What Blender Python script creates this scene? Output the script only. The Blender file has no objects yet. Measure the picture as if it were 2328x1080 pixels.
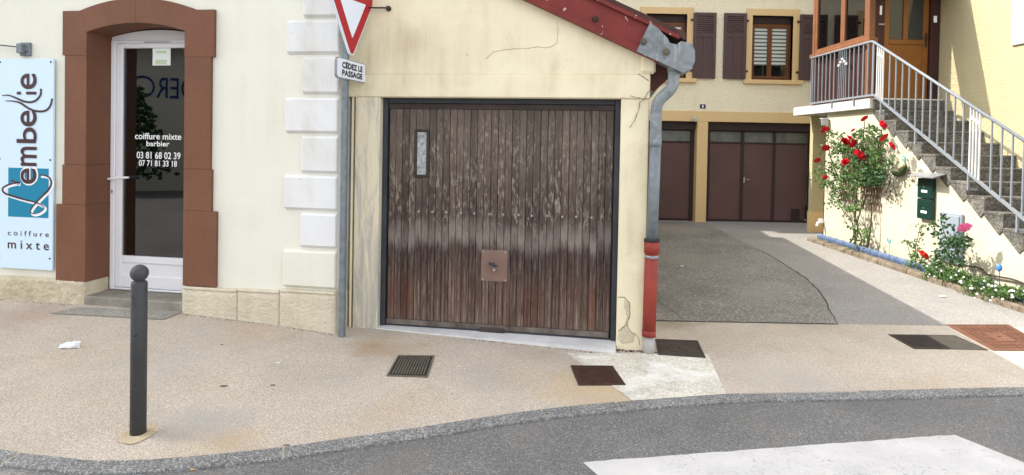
import bpy, math, random
import numpy as np
from mathutils import Vector, noise, Matrix
random.seed(7)
R = math.radians
sc = bpy.context.scene
col = sc.collection

# ------------------------------------------------------------------ camera
F, UC, PITCH, ROLL, HC = 1450.0, 1164.0, R(1.0), 0.0185, 1.7     # focal length in pixels of the 2328 px wide photograph
PY = 327 + F * math.tan(PITCH)
cam_d = bpy.data.cameras.new('camera')
cam = bpy.data.objects.new('camera', cam_d); col.objects.link(cam); sc.camera = cam
cam_d.sensor_fit = 'HORIZONTAL'; cam_d.sensor_width = 36.0; cam_d.lens = F / 2328 * 36.0
cam_d.shift_x = 0.0; cam_d.shift_y = -(540 - PY) / 2328.0
cam_d.clip_start = 0.05; cam_d.clip_end = 500
cam.matrix_world = Matrix.Translation((0, 0, HC)) @ Matrix.Rotation(R(90) - PITCH, 4, 'X') @ Matrix.Rotation(ROLL, 4, 'Z')

# ------------------------------------------------------------------ sky and sun
SUN = Vector((1.0, -0.28, -1.0)).normalized()                    # direction the light travels
w = bpy.data.worlds.new('World'); sc.world = w; w.use_nodes = True
wn = w.node_tree
sky = wn.nodes.new('ShaderNodeTexSky'); sky.sky_type = 'NISHITA'; sky.sun_disc = False
sky.sun_elevation = math.asin(-SUN.z); sky.sun_rotation = math.atan2(-SUN.x, -SUN.y) % (2 * math.pi)
sky.altitude = 300; sky.air_density = 1.0; sky.dust_density = 2.0; sky.ozone_density = 1.0
hs = wn.nodes.new('ShaderNodeHueSaturation'); hs.inputs['Saturation'].default_value = 0.16   # sky colour muted to take the blue cast out of the shade
wn.links.new(sky.outputs[0], hs.inputs['Color'])
wn.links.new(hs.outputs[0], wn.nodes['Background'].inputs[0])
wn.nodes['Background'].inputs[1].default_value = 0.15
sun_d = bpy.data.lights.new('sun', 'SUN'); sun_d.energy = 2.0; sun_d.angle = R(0.5); sun_d.color = (1.0, 0.95, 0.86)
sun = bpy.data.objects.new('sun', sun_d); col.objects.link(sun); sun.location = (-20, 10, 25)
sun.rotation_euler = SUN.to_track_quat('-Z', 'Y').to_euler()
vs = sc.view_settings
vs.view_transform = 'Standard'; vs.look = 'None'; vs.gamma = 1; vs.use_curve_mapping = False
vs.exposure = 1.84
sc.cycles.use_denoising = True
sc.cycles.max_bounces = 8; sc.cycles.diffuse_bounces = 4

# ------------------------------------------------------------------ photograph pixel -> point on a known plane
_cp, _sp = math.cos(PITCH), math.sin(PITCH); _cr, _sr = math.cos(ROLL), math.sin(ROLL)
def ray(u, v):
    x = (u - UC) / F; y = -(v - PY) / F
    x, y = _cr * x - _sr * y, _sr * x + _cr * y
    return (x, _cp + y * _sp, -_sp + y * _cp)
def onz(u, v, z=0.0):
    r = ray(u, v); t = (z - HC) / r[2]; return (r[0] * t, r[1] * t)
def onX(u, v, X):
    r = ray(u, v); t = X / r[0]; return (r[1] * t, HC + r[2] * t)
def onY(u, v, Y):
    r = ray(u, v); t = Y / r[1]; return (r[0] * t, HC + r[2] * t)
class Frame:                       # a facade: x along it to the right, y into the building, z up
    def __init__(s, ox, oy, th):
        s.o = (ox, oy); s.th = th; s.e = (math.cos(th), -math.sin(th)); s.n = (math.sin(th), math.cos(th))
    def at(s, u, v, off=0.0):
        r = ray(u, v); t = (s.o[0] * s.n[0] + s.o[1] * s.n[1] + off) / (r[0] * s.n[0] + r[1] * s.n[1])
        dx, dy = r[0] * t - s.o[0], r[1] * t - s.o[1]
        return (dx * s.e[0] + dy * s.e[1], HC + r[2] * t)
    def world(s, x, y, z):
        return (s.o[0] + s.e[0] * x + s.n[0] * y, s.o[1] + s.e[1] * x + s.n[1] * y, z)
SF = Frame(-1.502, 5.505, R(9.4))       # hairdresser's front, origin at its right-hand corner
GF = Frame(0.899, 5.3126, R(9.0))       # timber garage front, origin at the right side of its door

# ------------------------------------------------------------------ materials
MATS = {}
def nodes(name):
    m = bpy.data.materials.new(name); m.use_nodes = True; nt = m.node_tree
    b = nt.nodes['Principled BSDF']; MATS[name] = m
    return m, nt, b
def N(nt, t, **k):
    n = nt.nodes.new(t)
    for a, v in k.items():
        if hasattr(n, a): setattr(n, a, v)
        else: n.inputs[a.replace('_', ' ')].default_value = v
    return n
def pos(nt, scale=(1, 1, 1), rnd=0.0):
    g = nt.nodes.new('ShaderNodeNewGeometry'); mp = nt.nodes.new('ShaderNodeMapping')
    mp.inputs['Scale'].default_value = scale
    if rnd:
        oi = nt.nodes.new('ShaderNodeObjectInfo'); ml = N(nt, 'ShaderNodeMath', operation='MULTIPLY'); ml.inputs[1].default_value = rnd
        nt.links.new(oi.outputs['Random'], ml.inputs[0]); nt.links.new(ml.outputs[0], mp.inputs['Location'])
    nt.links.new(g.outputs['Position'], mp.inputs['Vector']); return mp.outputs[0]
def nz(nt, vec, scale, detail=4, rough=0.55, dist=0.0):
    n = N(nt, 'ShaderNodeTexNoise'); n.inputs['Scale'].default_value = scale; n.inputs['Detail'].default_value = detail
    n.inputs['Roughness'].default_value = rough; n.inputs['Distortion'].default_value = dist
    nt.links.new(vec, n.inputs['Vector']); return n.outputs['Fac']
def ramp(nt, fac, stops):
    r = nt.nodes.new('ShaderNodeValToRGB'); e = r.color_ramp.elements
    while len(e) < len(stops): e.new(0.5)
    for i, (p, c) in enumerate(stops):
        e[i].position = p; e[i].color = (*c, 1) if not isinstance(c, (int, float)) else (c, c, c, 1)
    nt.links.new(fac, r.inputs[0]); return r.outputs[0]
def mix(nt, fac, a, b, mode='MIX'):
    m = nt.nodes.new('ShaderNodeMix'); m.data_type = 'RGBA'; m.blend_type = mode
    def put(sock, val):
        if hasattr(val, 'is_linked') or hasattr(val, 'links'): nt.links.new(val, sock)
        elif isinstance(val, (int, float)): sock.default_value = val
        else: sock.default_value = (*val, 1)
    put(m.inputs[0], fac); put(m.inputs[6], a); put(m.inputs[7], b); return m.outputs[2]
def bump(nt, b, h, strength, dist=0.01):
    n = nt.nodes.new('ShaderNodeBump'); n.inputs['Strength'].default_value = strength; n.inputs['Distance'].default_value = dist
    nt.links.new(h, n.inputs['Height']); nt.links.new(n.outputs[0], b.inputs['Normal'])
def out(nt, b, c, rough=0.8, metal=0.0, spec=0.3):
    if hasattr(c, 'links'): nt.links.new(c, b.inputs['Base Color'])
    else: b.inputs['Base Color'].default_value = (*c, 1)
    b.inputs['Roughness'].default_value = rough; b.inputs['Metallic'].default_value = metal
    b.inputs['Specular IOR Level'].default_value = spec
def dk(c, k): return tuple(x * k for x in c)

def paint(name, c, var=0.12, scale=2.0, rough=0.75, bstr=0.15, bscale=60, bdist=0.004, metal=0.0, spec=0.3, tint=None, fine=0.06):
    m, nt, b = nodes(name); p = pos(nt)
    n1 = nz(nt, p, scale, 5); n2 = nz(nt, p, scale * 14, 3)
    c1 = ramp(nt, n1, [(0.3, dk(c, 1 - var) if tint is None else tint), (0.7, c)])
    c2 = mix(nt, 1.0, c1, ramp(nt, n2, [(0.3, 1 - fine * 2), (0.7, 1.0)]), 'MULTIPLY')
    out(nt, b, c2, rough, metal, spec)
    if bstr: bump(nt, b, nz(nt, p, bscale, 4), bstr, bdist)
    return m

def facade(name, c, stain, st_amt=0.5, bscale=70, bstr=0.2, bdist=0.004):
    """painted render with vertical streaks and cloudy dirt"""
    m, nt, b = nodes(name); p = pos(nt)
    cloud = nz(nt, p, 1.3, 6, 0.65, 0.6)
    streak = nz(nt, pos(nt, (7, 7, 0.5)), 1.0, 5, 0.6)
    f = N(nt, 'ShaderNodeMath', operation='MULTIPLY'); nt.links.new(ramp(nt, cloud, [(0.42, 0.0), (0.68, 1.0)]), f.inputs[0]); nt.links.new(ramp(nt, streak, [(0.35, 0.1), (0.7, 1.0)]), f.inputs[1])
    f2 = N(nt, 'ShaderNodeMath', operation='MULTIPLY'); nt.links.new(f.outputs[0], f2.inputs[0]); f2.inputs[1].default_value = st_amt
    c1 = mix(nt, f2.outputs[0], c, stain)
    fl = nz(nt, p, 38, 2, 0.5)
    c2 = mix(nt, ramp(nt, fl, [(0.72, 0.0), (0.76, 0.55 * st_amt)]), c1, dk(stain, 0.55))
    out(nt, b, c2, 0.85)
    bump(nt, b, nz(nt, p, bscale, 5, 0.6), bstr, bdist)
    return m

def aggregate(name, cols, cell=95, base_var=None, stain=None, rough=0.9, bstr=0.35, spots=(), bdist=0.006):
    """exposed stones in a binder: cols = list of (position, colour) over the random cell value"""
    m, nt, b = nodes(name); p = pos(nt)
    v = N(nt, 'ShaderNodeTexVoronoi'); v.inputs['Scale'].default_value = cell; nt.links.new(p, v.inputs['Vector'])
    sep = nt.nodes.new('ShaderNodeSeparateColor'); nt.links.new(v.outputs['Color'], sep.inputs[0])
    c = ramp(nt, sep.outputs[0], cols)
    if base_var:
        n = nz(nt, p, base_var[0], 6, 0.6, 0.3); c = mix(nt, 1.0, c, ramp(nt, n, [(0.3, base_var[1]), (0.7, base_var[2])]), 'MULTIPLY')
    if stain:
        for (sc_, lo, hi, colr, amt) in stain:
            n = nz(nt, p, sc_, 5, 0.65, 0.5); c = mix(nt, ramp(nt, n, [(lo, 0.0), (hi, amt)]), c, colr)
    for (sx, sy, rr, colr, amt) in spots:          # spills and wear at known places, ragged by noise
        mp = nt.nodes.new('ShaderNodeMapping'); mp.inputs['Location'].default_value = (-sx / rr, -sy / rr, 0); mp.inputs['Scale'].default_value = (1 / rr, 1 / rr, 0.0)
        g = nt.nodes.new('ShaderNodeNewGeometry'); nt.links.new(g.outputs['Position'], mp.inputs['Vector'])
        ln_ = N(nt, 'ShaderNodeVectorMath', operation='LENGTH'); nt.links.new(mp.outputs[0], ln_.inputs[0])
        ad_ = N(nt, 'ShaderNodeMath', operation='ADD'); nt.links.new(ln_.outputs['Value'], ad_.inputs[0]); nt.links.new(nz(nt, p, 2.2 / rr, 6, 0.7), ad_.inputs[1])
        c = mix(nt, ramp(nt, ad_.outputs[0], [(0.55, amt), (1.0, amt * 0.45)] if False else [(0.45, amt), (1.0, 0.0)]), c, colr)
    out(nt, b, c, rough, 0, 0.25)
    dm = N(nt, 'ShaderNodeMath', operation='MULTIPLY'); nt.links.new(v.outputs['Distance'], dm.inputs[0]); dm.inputs[1].default_value = -1.0
    ad = N(nt, 'ShaderNodeMath', operation='ADD'); nt.links.new(dm.outputs[0], ad.inputs[0]); nt.links.new(nz(nt, p, 25, 3), ad.inputs[1])
    bump(nt, b, ad.outputs[0], bstr, bdist)
    return m

def plain(name, c, rough=0.5, metal=0.0, spec=0.4):
    m, nt, b = nodes(name); out(nt, b, c, rough, metal, spec); return m

def glass(name, tint=(0.8, 0.85, 0.85), rough=0.0, ior=1.75):
    """thin window glass: clear sheet with mirror reflection by angle"""
    m, nt, b = nodes(name)
    t = nt.nodes.new('ShaderNodeBsdfTransparent'); t.inputs[0].default_value = (*tint, 1)
    g = nt.nodes.new('ShaderNodeBsdfGlossy'); g.inputs['Roughness'].default_value = rough
    fr = nt.nodes.new('ShaderNodeFresnel'); fr.inputs['IOR'].default_value = ior
    ms = nt.nodes.new('ShaderNodeMixShader'); nt.links.new(fr.outputs[0], ms.inputs[0]); nt.links.new(t.outputs[0], ms.inputs[1]); nt.links.new(g.outputs[0], ms.inputs[2])
    nt.links.new(ms.outputs[0], nt.nodes['Material Output'].inputs[0]); return m

def dark_glass(name, c=(0.012, 0.014, 0.015), rough=0.03):
    return plain(name, c, rough, 0, 0.6)

def wood_planks():
    m, nt, b = nodes('weathered_planks'); p = pos(nt)
    oi = nt.nodes.new('ShaderNodeObjectInfo')
    g = nt.nodes.new('ShaderNodeNewGeometry'); sx = nt.nodes.new('ShaderNodeSeparateXYZ'); nt.links.new(g.outputs['Position'], sx.inputs[0])
    edge = nz(nt, pos(nt, (22, 22, 3), 40), 1.0, 3, 0.6)
    def mth(op, a, bb):
        n = N(nt, 'ShaderNodeMath', operation=op)
        for i, q in enumerate((a, bb)):
            if isinstance(q, (int, float)): n.inputs[i].default_value = q
            else: nt.links.new(q, n.inputs[i])
        return n.outputs[0]
    # height up the door, disturbed by noise and by the plank
    h = mth('MULTIPLY', sx.outputs['Z'], 0.45)
    h = mth('ADD', h, mth('MULTIPLY', mth('SUBTRACT', edge, 0.5), 0.12))
    h = mth('ADD', h, mth('MULTIPLY', mth('SUBTRACT', oi.outputs['Random'], 0.5), 0.035))
    zone = ramp(nt, h, [(0.04, (0.150, 0.105, 0.085)), (0.12, (0.120, 0.072, 0.056)), (0.22, (0.092, 0.056, 0.047)), (0.285, (0.058, 0.037, 0.034)),
                        (0.335, (0.062, 0.042, 0.038)), (0.378, (0.240, 0.220, 0.205)), (0.412, (0.21, 0.19, 0.175)), (0.465, (0.080, 0.058, 0.053)), (0.56, (0.088, 0.066, 0.059)), (0.66, (0.125, 0.102, 0.087)),
                        (0.78, (0.145, 0.119, 0.102)), (0.92, (0.125, 0.102, 0.092))])
    grain = nz(nt, pos(nt, (75, 75, 4), 60), 1.0, 6, 0.75, 1.6)
    # cathedral figure of the boards
    wv = N(nt, 'ShaderNodeTexWave', wave_type='BANDS', bands_direction='X'); wv.inputs['Scale'].default_value = 9; wv.inputs['Distortion'].default_value = 5.0; wv.inputs['Detail'].default_value = 3; wv.inputs['Detail Scale'].default_value = 0.6
    nt.links.new(pos(nt, (1, 1, 0.09), 30), wv.inputs['Vector'])
    fig = mth('MULTIPLY', ramp(nt, wv.outputs['Fac'], [(0.5, 0.0), (0.85, 1.0)]), ramp(nt, h, [(0.05, 0.85), (0.26, 0.55), (0.34, 0.12), (0.9, 0.06)]))
    fig = mth('MULTIPLY', fig, ramp(nt, nz(nt, pos(nt, (14, 14, 4), 70), 1.0, 2), [(0.40, 0.0), (0.62, 1.0)]))
    c = mix(nt, fig, zone, (0.30, 0.245, 0.205))
    c = mix(nt, ramp(nt, grain, [(0.50, 0.0), (0.68, 0.6)]), c, (0.29, 0.25, 0.21))
    c = mix(nt, ramp(nt, nz(nt, pos(nt, (80, 80, 5), 90), 1.0, 5, 0.7, 2.2), [(0.32, 0.9), (0.47, 0.0)]), c, (0.024, 0.015, 0.013))
    red = mth('MULTIPLY', ramp(nt, oi.outputs['Random'], [(0.70, 0.0), (0.78, 0.8)]), ramp(nt, h, [(0.07, 0.5), (0.16, 0.8), (0.26, 0.0)]))
    c = mix(nt, red, c, (0.15, 0.060, 0.034))
    tone = ramp(nt, nz(nt, pos(nt, (0.02, 0.02, 0.02), 330), 3.0, 1), [(0.35, 0.56), (0.65, 0.92)])
    c = mix(nt, 1.0, mix(nt, 1.0, c, tone, 'MULTIPLY'), (1.04, 0.97, 0.93), 'MULTIPLY')
    # weathered flakes, thickest in the middle and upper half
    fk = mth('MULTIPLY', ramp(nt, nz(nt, pos(nt, (1, 1, 0.3), 9), 48, 4, 0.7), [(0.50, 0.0), (0.60, 1.0)]), ramp(nt, h, [(0.40, 0.1), (0.48, 0.75), (0.74, 0.75), (0.88, 0.2)]))
    fk = mth('MULTIPLY', fk, ramp(nt, nz(nt, pos(nt, (9, 9, 2.2), 25), 1.0, 3), [(0.38, 0.05), (0.6, 1.0)]))
    c = mix(nt, fk, c, (0.34, 0.295, 0.24))
    out(nt, b, c, 0.8, 0, 0.25)
    bump(nt, b, grain, 0.5, 0.004)
    return m

def old_post():
    m, nt, b = nodes('flaking_post_paint'); p = pos(nt)
    f = nz(nt, pos(nt, (16, 16, 2.0)), 1.0, 6, 0.72, 0.8)
    g = nt.nodes.new('ShaderNodeNewGeometry'); sx = nt.nodes.new('ShaderNodeSeparateXYZ'); nt.links.new(g.outputs['Position'], sx.inputs[0])
    low = ramp(nt, sx.outputs['Z'], [(0.25, 0.13), (1.0, 0.02)])
    a = N(nt, 'ShaderNodeMath', operation='ADD'); nt.links.new(f, a.inputs[0]); nt.links.new(low, a.inputs[1])
    c = mix(nt, ramp(nt, a.outputs[0], [(0.48, 0.0), (0.66, 0.85)]), (0.70, 0.63, 0.47), (0.40, 0.385, 0.35))
    c = mix(nt, ramp(nt, nz(nt, pos(nt, (60, 60, 5)), 1.0, 4, 0.6, 1), [(0.62, 0.0), (0.75, 0.8)]), c, (0.13, 0.12, 0.11))
    out(nt, b, c, 0.9); bump(nt, b, f, 0.5, 0.006); return m

def bark(name, c):
    return paint(name, c, 0.4, 20, 0.9, 0.4, 120, 0.004)

def leaf(name, c1, c2):
    m, nt, b = nodes(name)
    g = nt.nodes.new('ShaderNodeNewGeometry')
    n = nz(nt, pos(nt), 16, 2)
    c = mix(nt, ramp(nt, n, [(0.35, 0.0), (0.65, 1.0)]), c1, c2)
    out(nt, b, c, 0.45, 0, 0.4)
    tr = nt.nodes.new('ShaderNodeBsdfTranslucent'); nt.links.new(c, tr.inputs[0])
    ms = nt.nodes.new('ShaderNodeMixShader'); ms.inputs[0].default_value = 0.3
    nt.links.new(b.outputs[0], ms.inputs[1]); nt.links.new(tr.outputs[0], ms.inputs[2])
    nt.links.new(ms.outputs[0], nt.nodes['Material Output'].inputs[0]); return m

facade('salon_cream', (0.745, 0.735, 0.645), (0.60, 0.56, 0.44), 0.55, 90, 0.12, 0.003)
facade('garage_cream', (0.79, 0.71, 0.515), (0.50, 0.41, 0.26), 0.85, 60, 0.25, 0.004)
facade('quoin_white', (0.74, 0.745, 0.75), (0.50, 0.45, 0.36), 0.8, 120, 0.1, 0.002)
facade('plinth_cream', (0.68, 0.62, 0.48), (0.42, 0.36, 0.26), 0.6, 42, 1.0, 0.02)
facade('rough_stone', (0.66, 0.58, 0.43), (0.33, 0.26, 0.17), 0.9, 35, 1.0, 0.025)
paint('surround_brown', (0.200, 0.088, 0.052), 0.12, 2.5, 0.7, 0.3, 55, 0.004, tint=(0.165, 0.072, 0.040))
paint('upvc_white', (0.82, 0.82, 0.85), 0.05, 3, 0.35, 0, fine=0.01)
paint('step_stone', (0.34, 0.31, 0.26), 0.4, 5, 0.9, 0.5, 30, 0.01)
facade('sign_blue', (0.63, 0.78, 0.90), (0.55, 0.70, 0.82), 0.25, 40, 0.02)
plain('sign_teal', (0.0, 0.21, 0.36), 0.5)
plain('sign_plum', (0.055, 0.018, 0.022), 0.5)
plain('sign_white', (0.85, 0.88, 0.92), 0.4)
plain('lettering_white', (0.9, 0.9, 0.9), 0.5)
plain('lettering_black', (0.015, 0.015, 0.018), 0.5)
glass('door_glass', (0.62, 0.66, 0.66), 0.0, 2.2); glass('clear_glass', (0.97, 0.98, 0.97), 0.0, 1.25)
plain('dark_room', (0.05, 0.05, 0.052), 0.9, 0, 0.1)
plain('paper', (0.82, 0.86, 0.84), 0.8)
plain('paper_green', (0.55, 0.66, 0.45), 0.8)
wood_planks(); old_post()
paint('grey_wood', (0.20, 0.17, 0.145), 0.5, 6, 0.85, 0.5, 60, 0.005, tint=(0.075, 0.055, 0.048))
paint('dark_wood', (0.07, 0.052, 0.046), 0.4, 5, 0.8, 0.4, 70, 0.004)
paint('dark_steel', (0.028, 0.033, 0.040), 0.4, 6, 0.6, 0.3, 50, 0.003, tint=(0.05, 0.055, 0.062))
paint('plate_brown', (0.24, 0.155, 0.125), 0.25, 5, 0.6, 0.1, 40, 0.003, tint=(0.17, 0.10, 0.08))
paint('screw', (0.40, 0.35, 0.31), 0.3, 30, 0.5, 0)
paint('frosted', (0.52, 0.55, 0.55), 0.5, 30, 0.4, 0.4, 90, 0.005, tint=(0.18, 0.19, 0.19))
paint('threshold', (0.70, 0.70, 0.70), 0.25, 4, 0.9, 0.4, 60, 0.005)
m_, nt_, b_ = nodes('red_oxide'); p_ = pos(nt_)
c_ = ramp(nt_, nz(nt_, p_, 5, 5), [(0.3, (0.13, 0.016, 0.014)), (0.7, (0.20, 0.026, 0.020))])
c_ = mix(nt_, ramp(nt_, nz(nt_, pos(nt_, (1, 1, 0.6)), 17, 4, 0.6, 0.4), [(0.645, 0.0), (0.675, 0.9)]), c_, (0.48, 0.40, 0.36))
out(nt_, b_, c_, 0.55); bump(nt_, b_, nz(nt_, p_, 30, 4), 0.2, 0.004)
paint('red_pipe', (0.36, 0.055, 0.035), 0.35, 5, 0.6, 0.1, 60, 0.002, tint=(0.22, 0.035, 0.026))
m_, nt_, b_ = nodes('zinc'); p_ = pos(nt_)
c_ = ramp(nt_, nz(nt_, p_, 9, 6, 0.65, 0.8), [(0.3, (0.13, 0.145, 0.155)), (0.7, (0.29, 0.32, 0.335))])
c_ = mix(nt_, ramp(nt_, nz(nt_, pos(nt_, (40, 40, 3)), 1.0, 4), [(0.58, 0.0), (0.72, 0.5)]), c_, (0.46, 0.49, 0.50))
out(nt_, b_, c_, 0.55, 0.15, 0.3)
paint('galvanised', (0.23, 0.262, 0.285), 0.35, 16, 0.5, 0.1, 60, 0.002, 0.15, tint=(0.15, 0.175, 0.19))
paint('grey_pvc', (0.42, 0.41, 0.39), 0.3, 6, 0.7, 0)
plain('black_rubber', (0.02, 0.02, 0.02), 0.7)
paint('bollard_paint', (0.066, 0.067, 0.072), 0.2, 6, 0.5, 0.15, 40, 0.003, tint=(0.048, 0.049, 0.052))
plain('sign_red', (0.40, 0.008, 0.018), 0.35)
plain('sign_face', (0.74, 0.80, 0.90), 0.35)
plain('crack_dark', (0.16, 0.13, 0.09), 0.95); plain('crack_soft', (0.36, 0.29, 0.19), 0.95)
facade('rear_render', (0.82, 0.755, 0.565), (0.64, 0.57, 0.42), 0.5, 26, 0.9, 0.03)
facade('ochre_trim', (0.66, 0.475, 0.245), (0.54, 0.39, 0.20), 0.4, 80, 0.1)
paint('shutter_brown', (0.092, 0.056, 0.054), 0.12, 3, 0.6, 0.05)
paint('garage_brown', (0.125, 0.066, 0.060), 0.2, 2, 0.6, 0.1, 20, 0.004)
plain('dark_brown', (0.030, 0.017, 0.014), 0.7)
paint('window_wood', (0.17, 0.066, 0.024), 0.3, 8, 0.5, 0.1, 60)
plain('window_pane', (0.03, 0.035, 0.035), 0.04, 0, 0.6)
plain('blind_white', (0.84, 0.85, 0.83), 0.7)
plain('blind_dark', (0.12, 0.14, 0.13), 0.7)
paint('transom_glass', (0.17, 0.18, 0.16), 0.4, 5, 0.25, 0)
plain('enamel_navy', (0.012, 0.016, 0.05), 0.3)
facade('wall_cream', (0.56, 0.525, 0.40), (0.40, 0.35, 0.24), 0.7, 40, 0.6, 0.012)
facade('house_beige', (0.50, 0.44, 0.265), (0.44, 0.38, 0.23), 0.3, 30, 0.9, 0.03)
facade('white_render', (0.54, 0.53, 0.50), (0.42, 0.38, 0.30), 0.5, 60, 0.3, 0.006)
aggregate('step_concrete', [(0.0, (0.075, 0.07, 0.062)), (0.5, (0.135, 0.127, 0.112)), (1.0, (0.22, 0.205, 0.18))], 60, (4, 0.45, 1.2), [(9, 0.60, 0.75, (0.07, 0.06, 0.05), 0.7)])
paint('veranda_wood', (0.24, 0.098, 0.045), 0.3, 5, 0.45, 0.1, 60)
paint('veranda_dark', (0.062, 0.022, 0.017), 0.4, 6, 0.6, 0.2, 60)
paint('door_oak', (0.24, 0.092, 0.018), 0.2, 5, 0.4, 0.05, 60)
paint('rail_grey', (0.24, 0.265, 0.295), 0.15, 6, 0.45, 0.05, 50, 0.002)
plain('rail_white', (0.55, 0.55, 0.55), 0.5)
plain('mailbox_green', (0.004, 0.028, 0.021), 0.4)
paint('meter_grey', (0.30, 0.335, 0.39), 0.1, 3, 0.5, 0)
paint('sheet_metal', (0.34, 0.35, 0.36), 0.2, 5, 0.4, 0, metal=0.3)
paint('edging_blue', (0.085, 0.135, 0.26), 0.3, 8, 0.55, 0.05, tint=(0.16, 0.21, 0.32))
paint('mossy_stone', (0.26, 0.215, 0.16), 0.5, 7, 0.95, 0.7, 30, 0.015, tint=(0.085, 0.062, 0.04))
paint('soil', (0.07, 0.05, 0.034), 0.5, 20, 1.0, 1.0, 40, 0.03)
paint('trellis_wood', (0.20, 0.125, 0.085), 0.4, 20, 0.8, 0.2)
leaf('rose_leaf', (0.05, 0.115, 0.022), (0.115, 0.20, 0.055))
leaf('dark_leaf', (0.022, 0.070, 0.022), (0.05, 0.115, 0.035))
leaf('bright_leaf', (0.09, 0.20, 0.03), (0.12, 0.24, 0.05))
leaf('dry_leaf', (0.06, 0.05, 0.03), (0.10, 0.085, 0.05))
bark('rose_stem', (0.085, 0.065, 0.035))
plain('petal_red', (0.52, 0.008, 0.020), 0.55, 0, 0.2)
plain('petal_pink', (0.80, 0.14, 0.34), 0.55, 0, 0.2)
plain('petal_white', (0.62, 0.57, 0.59), 0.6, 0, 0.2)
plain('petal_orange', (0.62, 0.03, 0.012), 0.55, 0, 0.2)
plain('ornament_blue', (0.06, 0.22, 0.55), 0.4)
plain('ornament_teal', (0.02, 0.27, 0.33), 0.35)
paint('ornament_green', (0.045, 0.075, 0.02), 0.5, 40, 0.4, 0, tint=(0.02, 0.035, 0.015))
paint('ornament_straw', (0.36, 0.25, 0.08), 0.4, 40, 0.6, 0)
aggregate('sidewalk_resin', [(0.0, (0.37, 0.315, 0.255)), (0.3, (0.46, 0.395, 0.325)), (0.75, (0.54, 0.468, 0.39)), (1.0, (0.68, 0.61, 0.53))], 165, (0.9, 0.84, 1.08),
          [(1.0, 0.54, 0.70, (0.50, 0.36, 0.19), 0.42), (0.7, 0.52, 0.70, (0.40, 0.375, 0.345), 0.5), (2.3, 0.58, 0.72, (0.34, 0.28, 0.21), 0.35), (30, 0.80, 0.83, (0.05, 0.04, 0.035), 0.8)],
          spots=[(-1.05, 5.2, 0.7, (0.33, 0.225, 0.12), 0.75), (0.65, 4.45, 1.1, (0.52, 0.375, 0.20), 0.75), (-1.55, 3.62, 0.35, (0.52, 0.36, 0.19), 0.55), (-1.8, 3.85, 0.7, (0.36, 0.345, 0.33), 0.7), (-4.3, 5.5, 1.0, (0.36, 0.24, 0.18), 0.6),
                 (-3.0, 5.75, 0.5, (0.30, 0.25, 0.18), 0.6), (1.6, 6.1, 0.7, (0.24, 0.20, 0.155), 0.75), (0.2, 5.15, 0.7, (0.34, 0.29, 0.23), 0.6), (-2.2, 5.3, 0.8, (0.40, 0.28, 0.17), 0.5), (2.9, 6.15, 0.9, (0.33, 0.29, 0.25), 0.5), (-0.2, 4.6, 0.5, (0.40, 0.37, 0.33), 0.5), (2.2, 4.9, 0.9, (0.44, 0.40, 0.36), 0.5)])
aggregate('road_asphalt', [(0.0, (0.11, 0.108, 0.106)), (0.5, (0.165, 0.162, 0.159)), (0.85, (0.205, 0.20, 0.195)), (1.0, (0.34, 0.33, 0.315))], 150, (1.2, 0.82, 1.14), [(1.2, 0.52, 0.68, (0.20, 0.18, 0.15), 0.45), (0.5, 0.5, 0.66, (0.125, 0.124, 0.124), 0.5)])
aggregate('kerb_granite', [(0.0, (0.12, 0.119, 0.118)), (0.4, (0.20, 0.198, 0.195)), (0.8, (0.285, 0.282, 0.276)), (1.0, (0.44, 0.43, 0.42))], 130, (3, 0.75, 1.1), bstr=0.6)
aggregate('old_asphalt', [(0.0, (0.135, 0.128, 0.117)), (0.5, (0.21, 0.20, 0.182)), (0.85, (0.28, 0.265, 0.24)), (1.0, (0.50, 0.47, 0.43))], 85, (0.8, 0.75, 1.2), [(0.7, 0.5, 0.7, (0.22, 0.20, 0.165), 0.5), (20, 0.80, 0.83, (0.6, 0.6, 0.58), 0.8)], bstr=0.5,
          spots=[(1.5, 7.0, 1.2, (0.085, 0.085, 0.085), 0.75), (3.4, 13.2, 1.6, (0.36, 0.31, 0.23), 0.8), (2.6, 9.6, 1.5, (0.27, 0.25, 0.215), 0.7), (2.9, 7.4, 0.9, (0.30, 0.285, 0.25), 0.6)])
aggregate('new_asphalt', [(0.0, (0.20, 0.19, 0.177)), (0.5, (0.275, 0.26, 0.243)), (1.0, (0.37, 0.35, 0.325))], 110, (1.1, 0.88, 1.08), [(1.2, 0.55, 0.75, (0.33, 0.29, 0.24), 0.5)])
aggregate('pale_concrete', [(0.0, (0.48, 0.45, 0.38)), (0.5, (0.62, 0.58, 0.49)), (1.0, (0.74, 0.71, 0.64))], 80, (3, 0.82, 1.12), [(2.6, 0.50, 0.66, (0.80, 0.79, 0.75), 0.85), (3.5, 0.62, 0.75, (0.42, 0.34, 0.22), 0.6)])
aggregate('grey_concrete', [(0.0, (0.26, 0.25, 0.215)), (0.5, (0.33, 0.315, 0.27)), (1.0, (0.42, 0.40, 0.35))], 90, (3, 0.75, 1.1), [(3.0, 0.55, 0.7, (0.45, 0.36, 0.24), 0.5)])
aggregate('sandy_mortar', [(0.0, (0.46, 0.37, 0.25)), (1.0, (0.62, 0.51, 0.36))], 120, (6, 0.85, 1.1))
m_, nt_, b_ = nodes('road_paint'); p_ = pos(nt_)
c_ = ramp(nt_, nz(nt_, p_, 3, 5), [(0.3, (0.50, 0.485, 0.475)), (0.7, (0.63, 0.61, 0.595))])
cv_ = N(nt_, 'ShaderNodeTexVoronoi', feature='DISTANCE_TO_EDGE'); cv_.inputs['Scale'].default_value = 6
wp_ = N(nt_, 'ShaderNodeVectorMath', operation='ADD'); nn_ = N(nt_, 'ShaderNodeTexNoise'); nn_.inputs['Scale'].default_value = 6; nt_.links.new(p_, nn_.inputs['Vector'])
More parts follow.
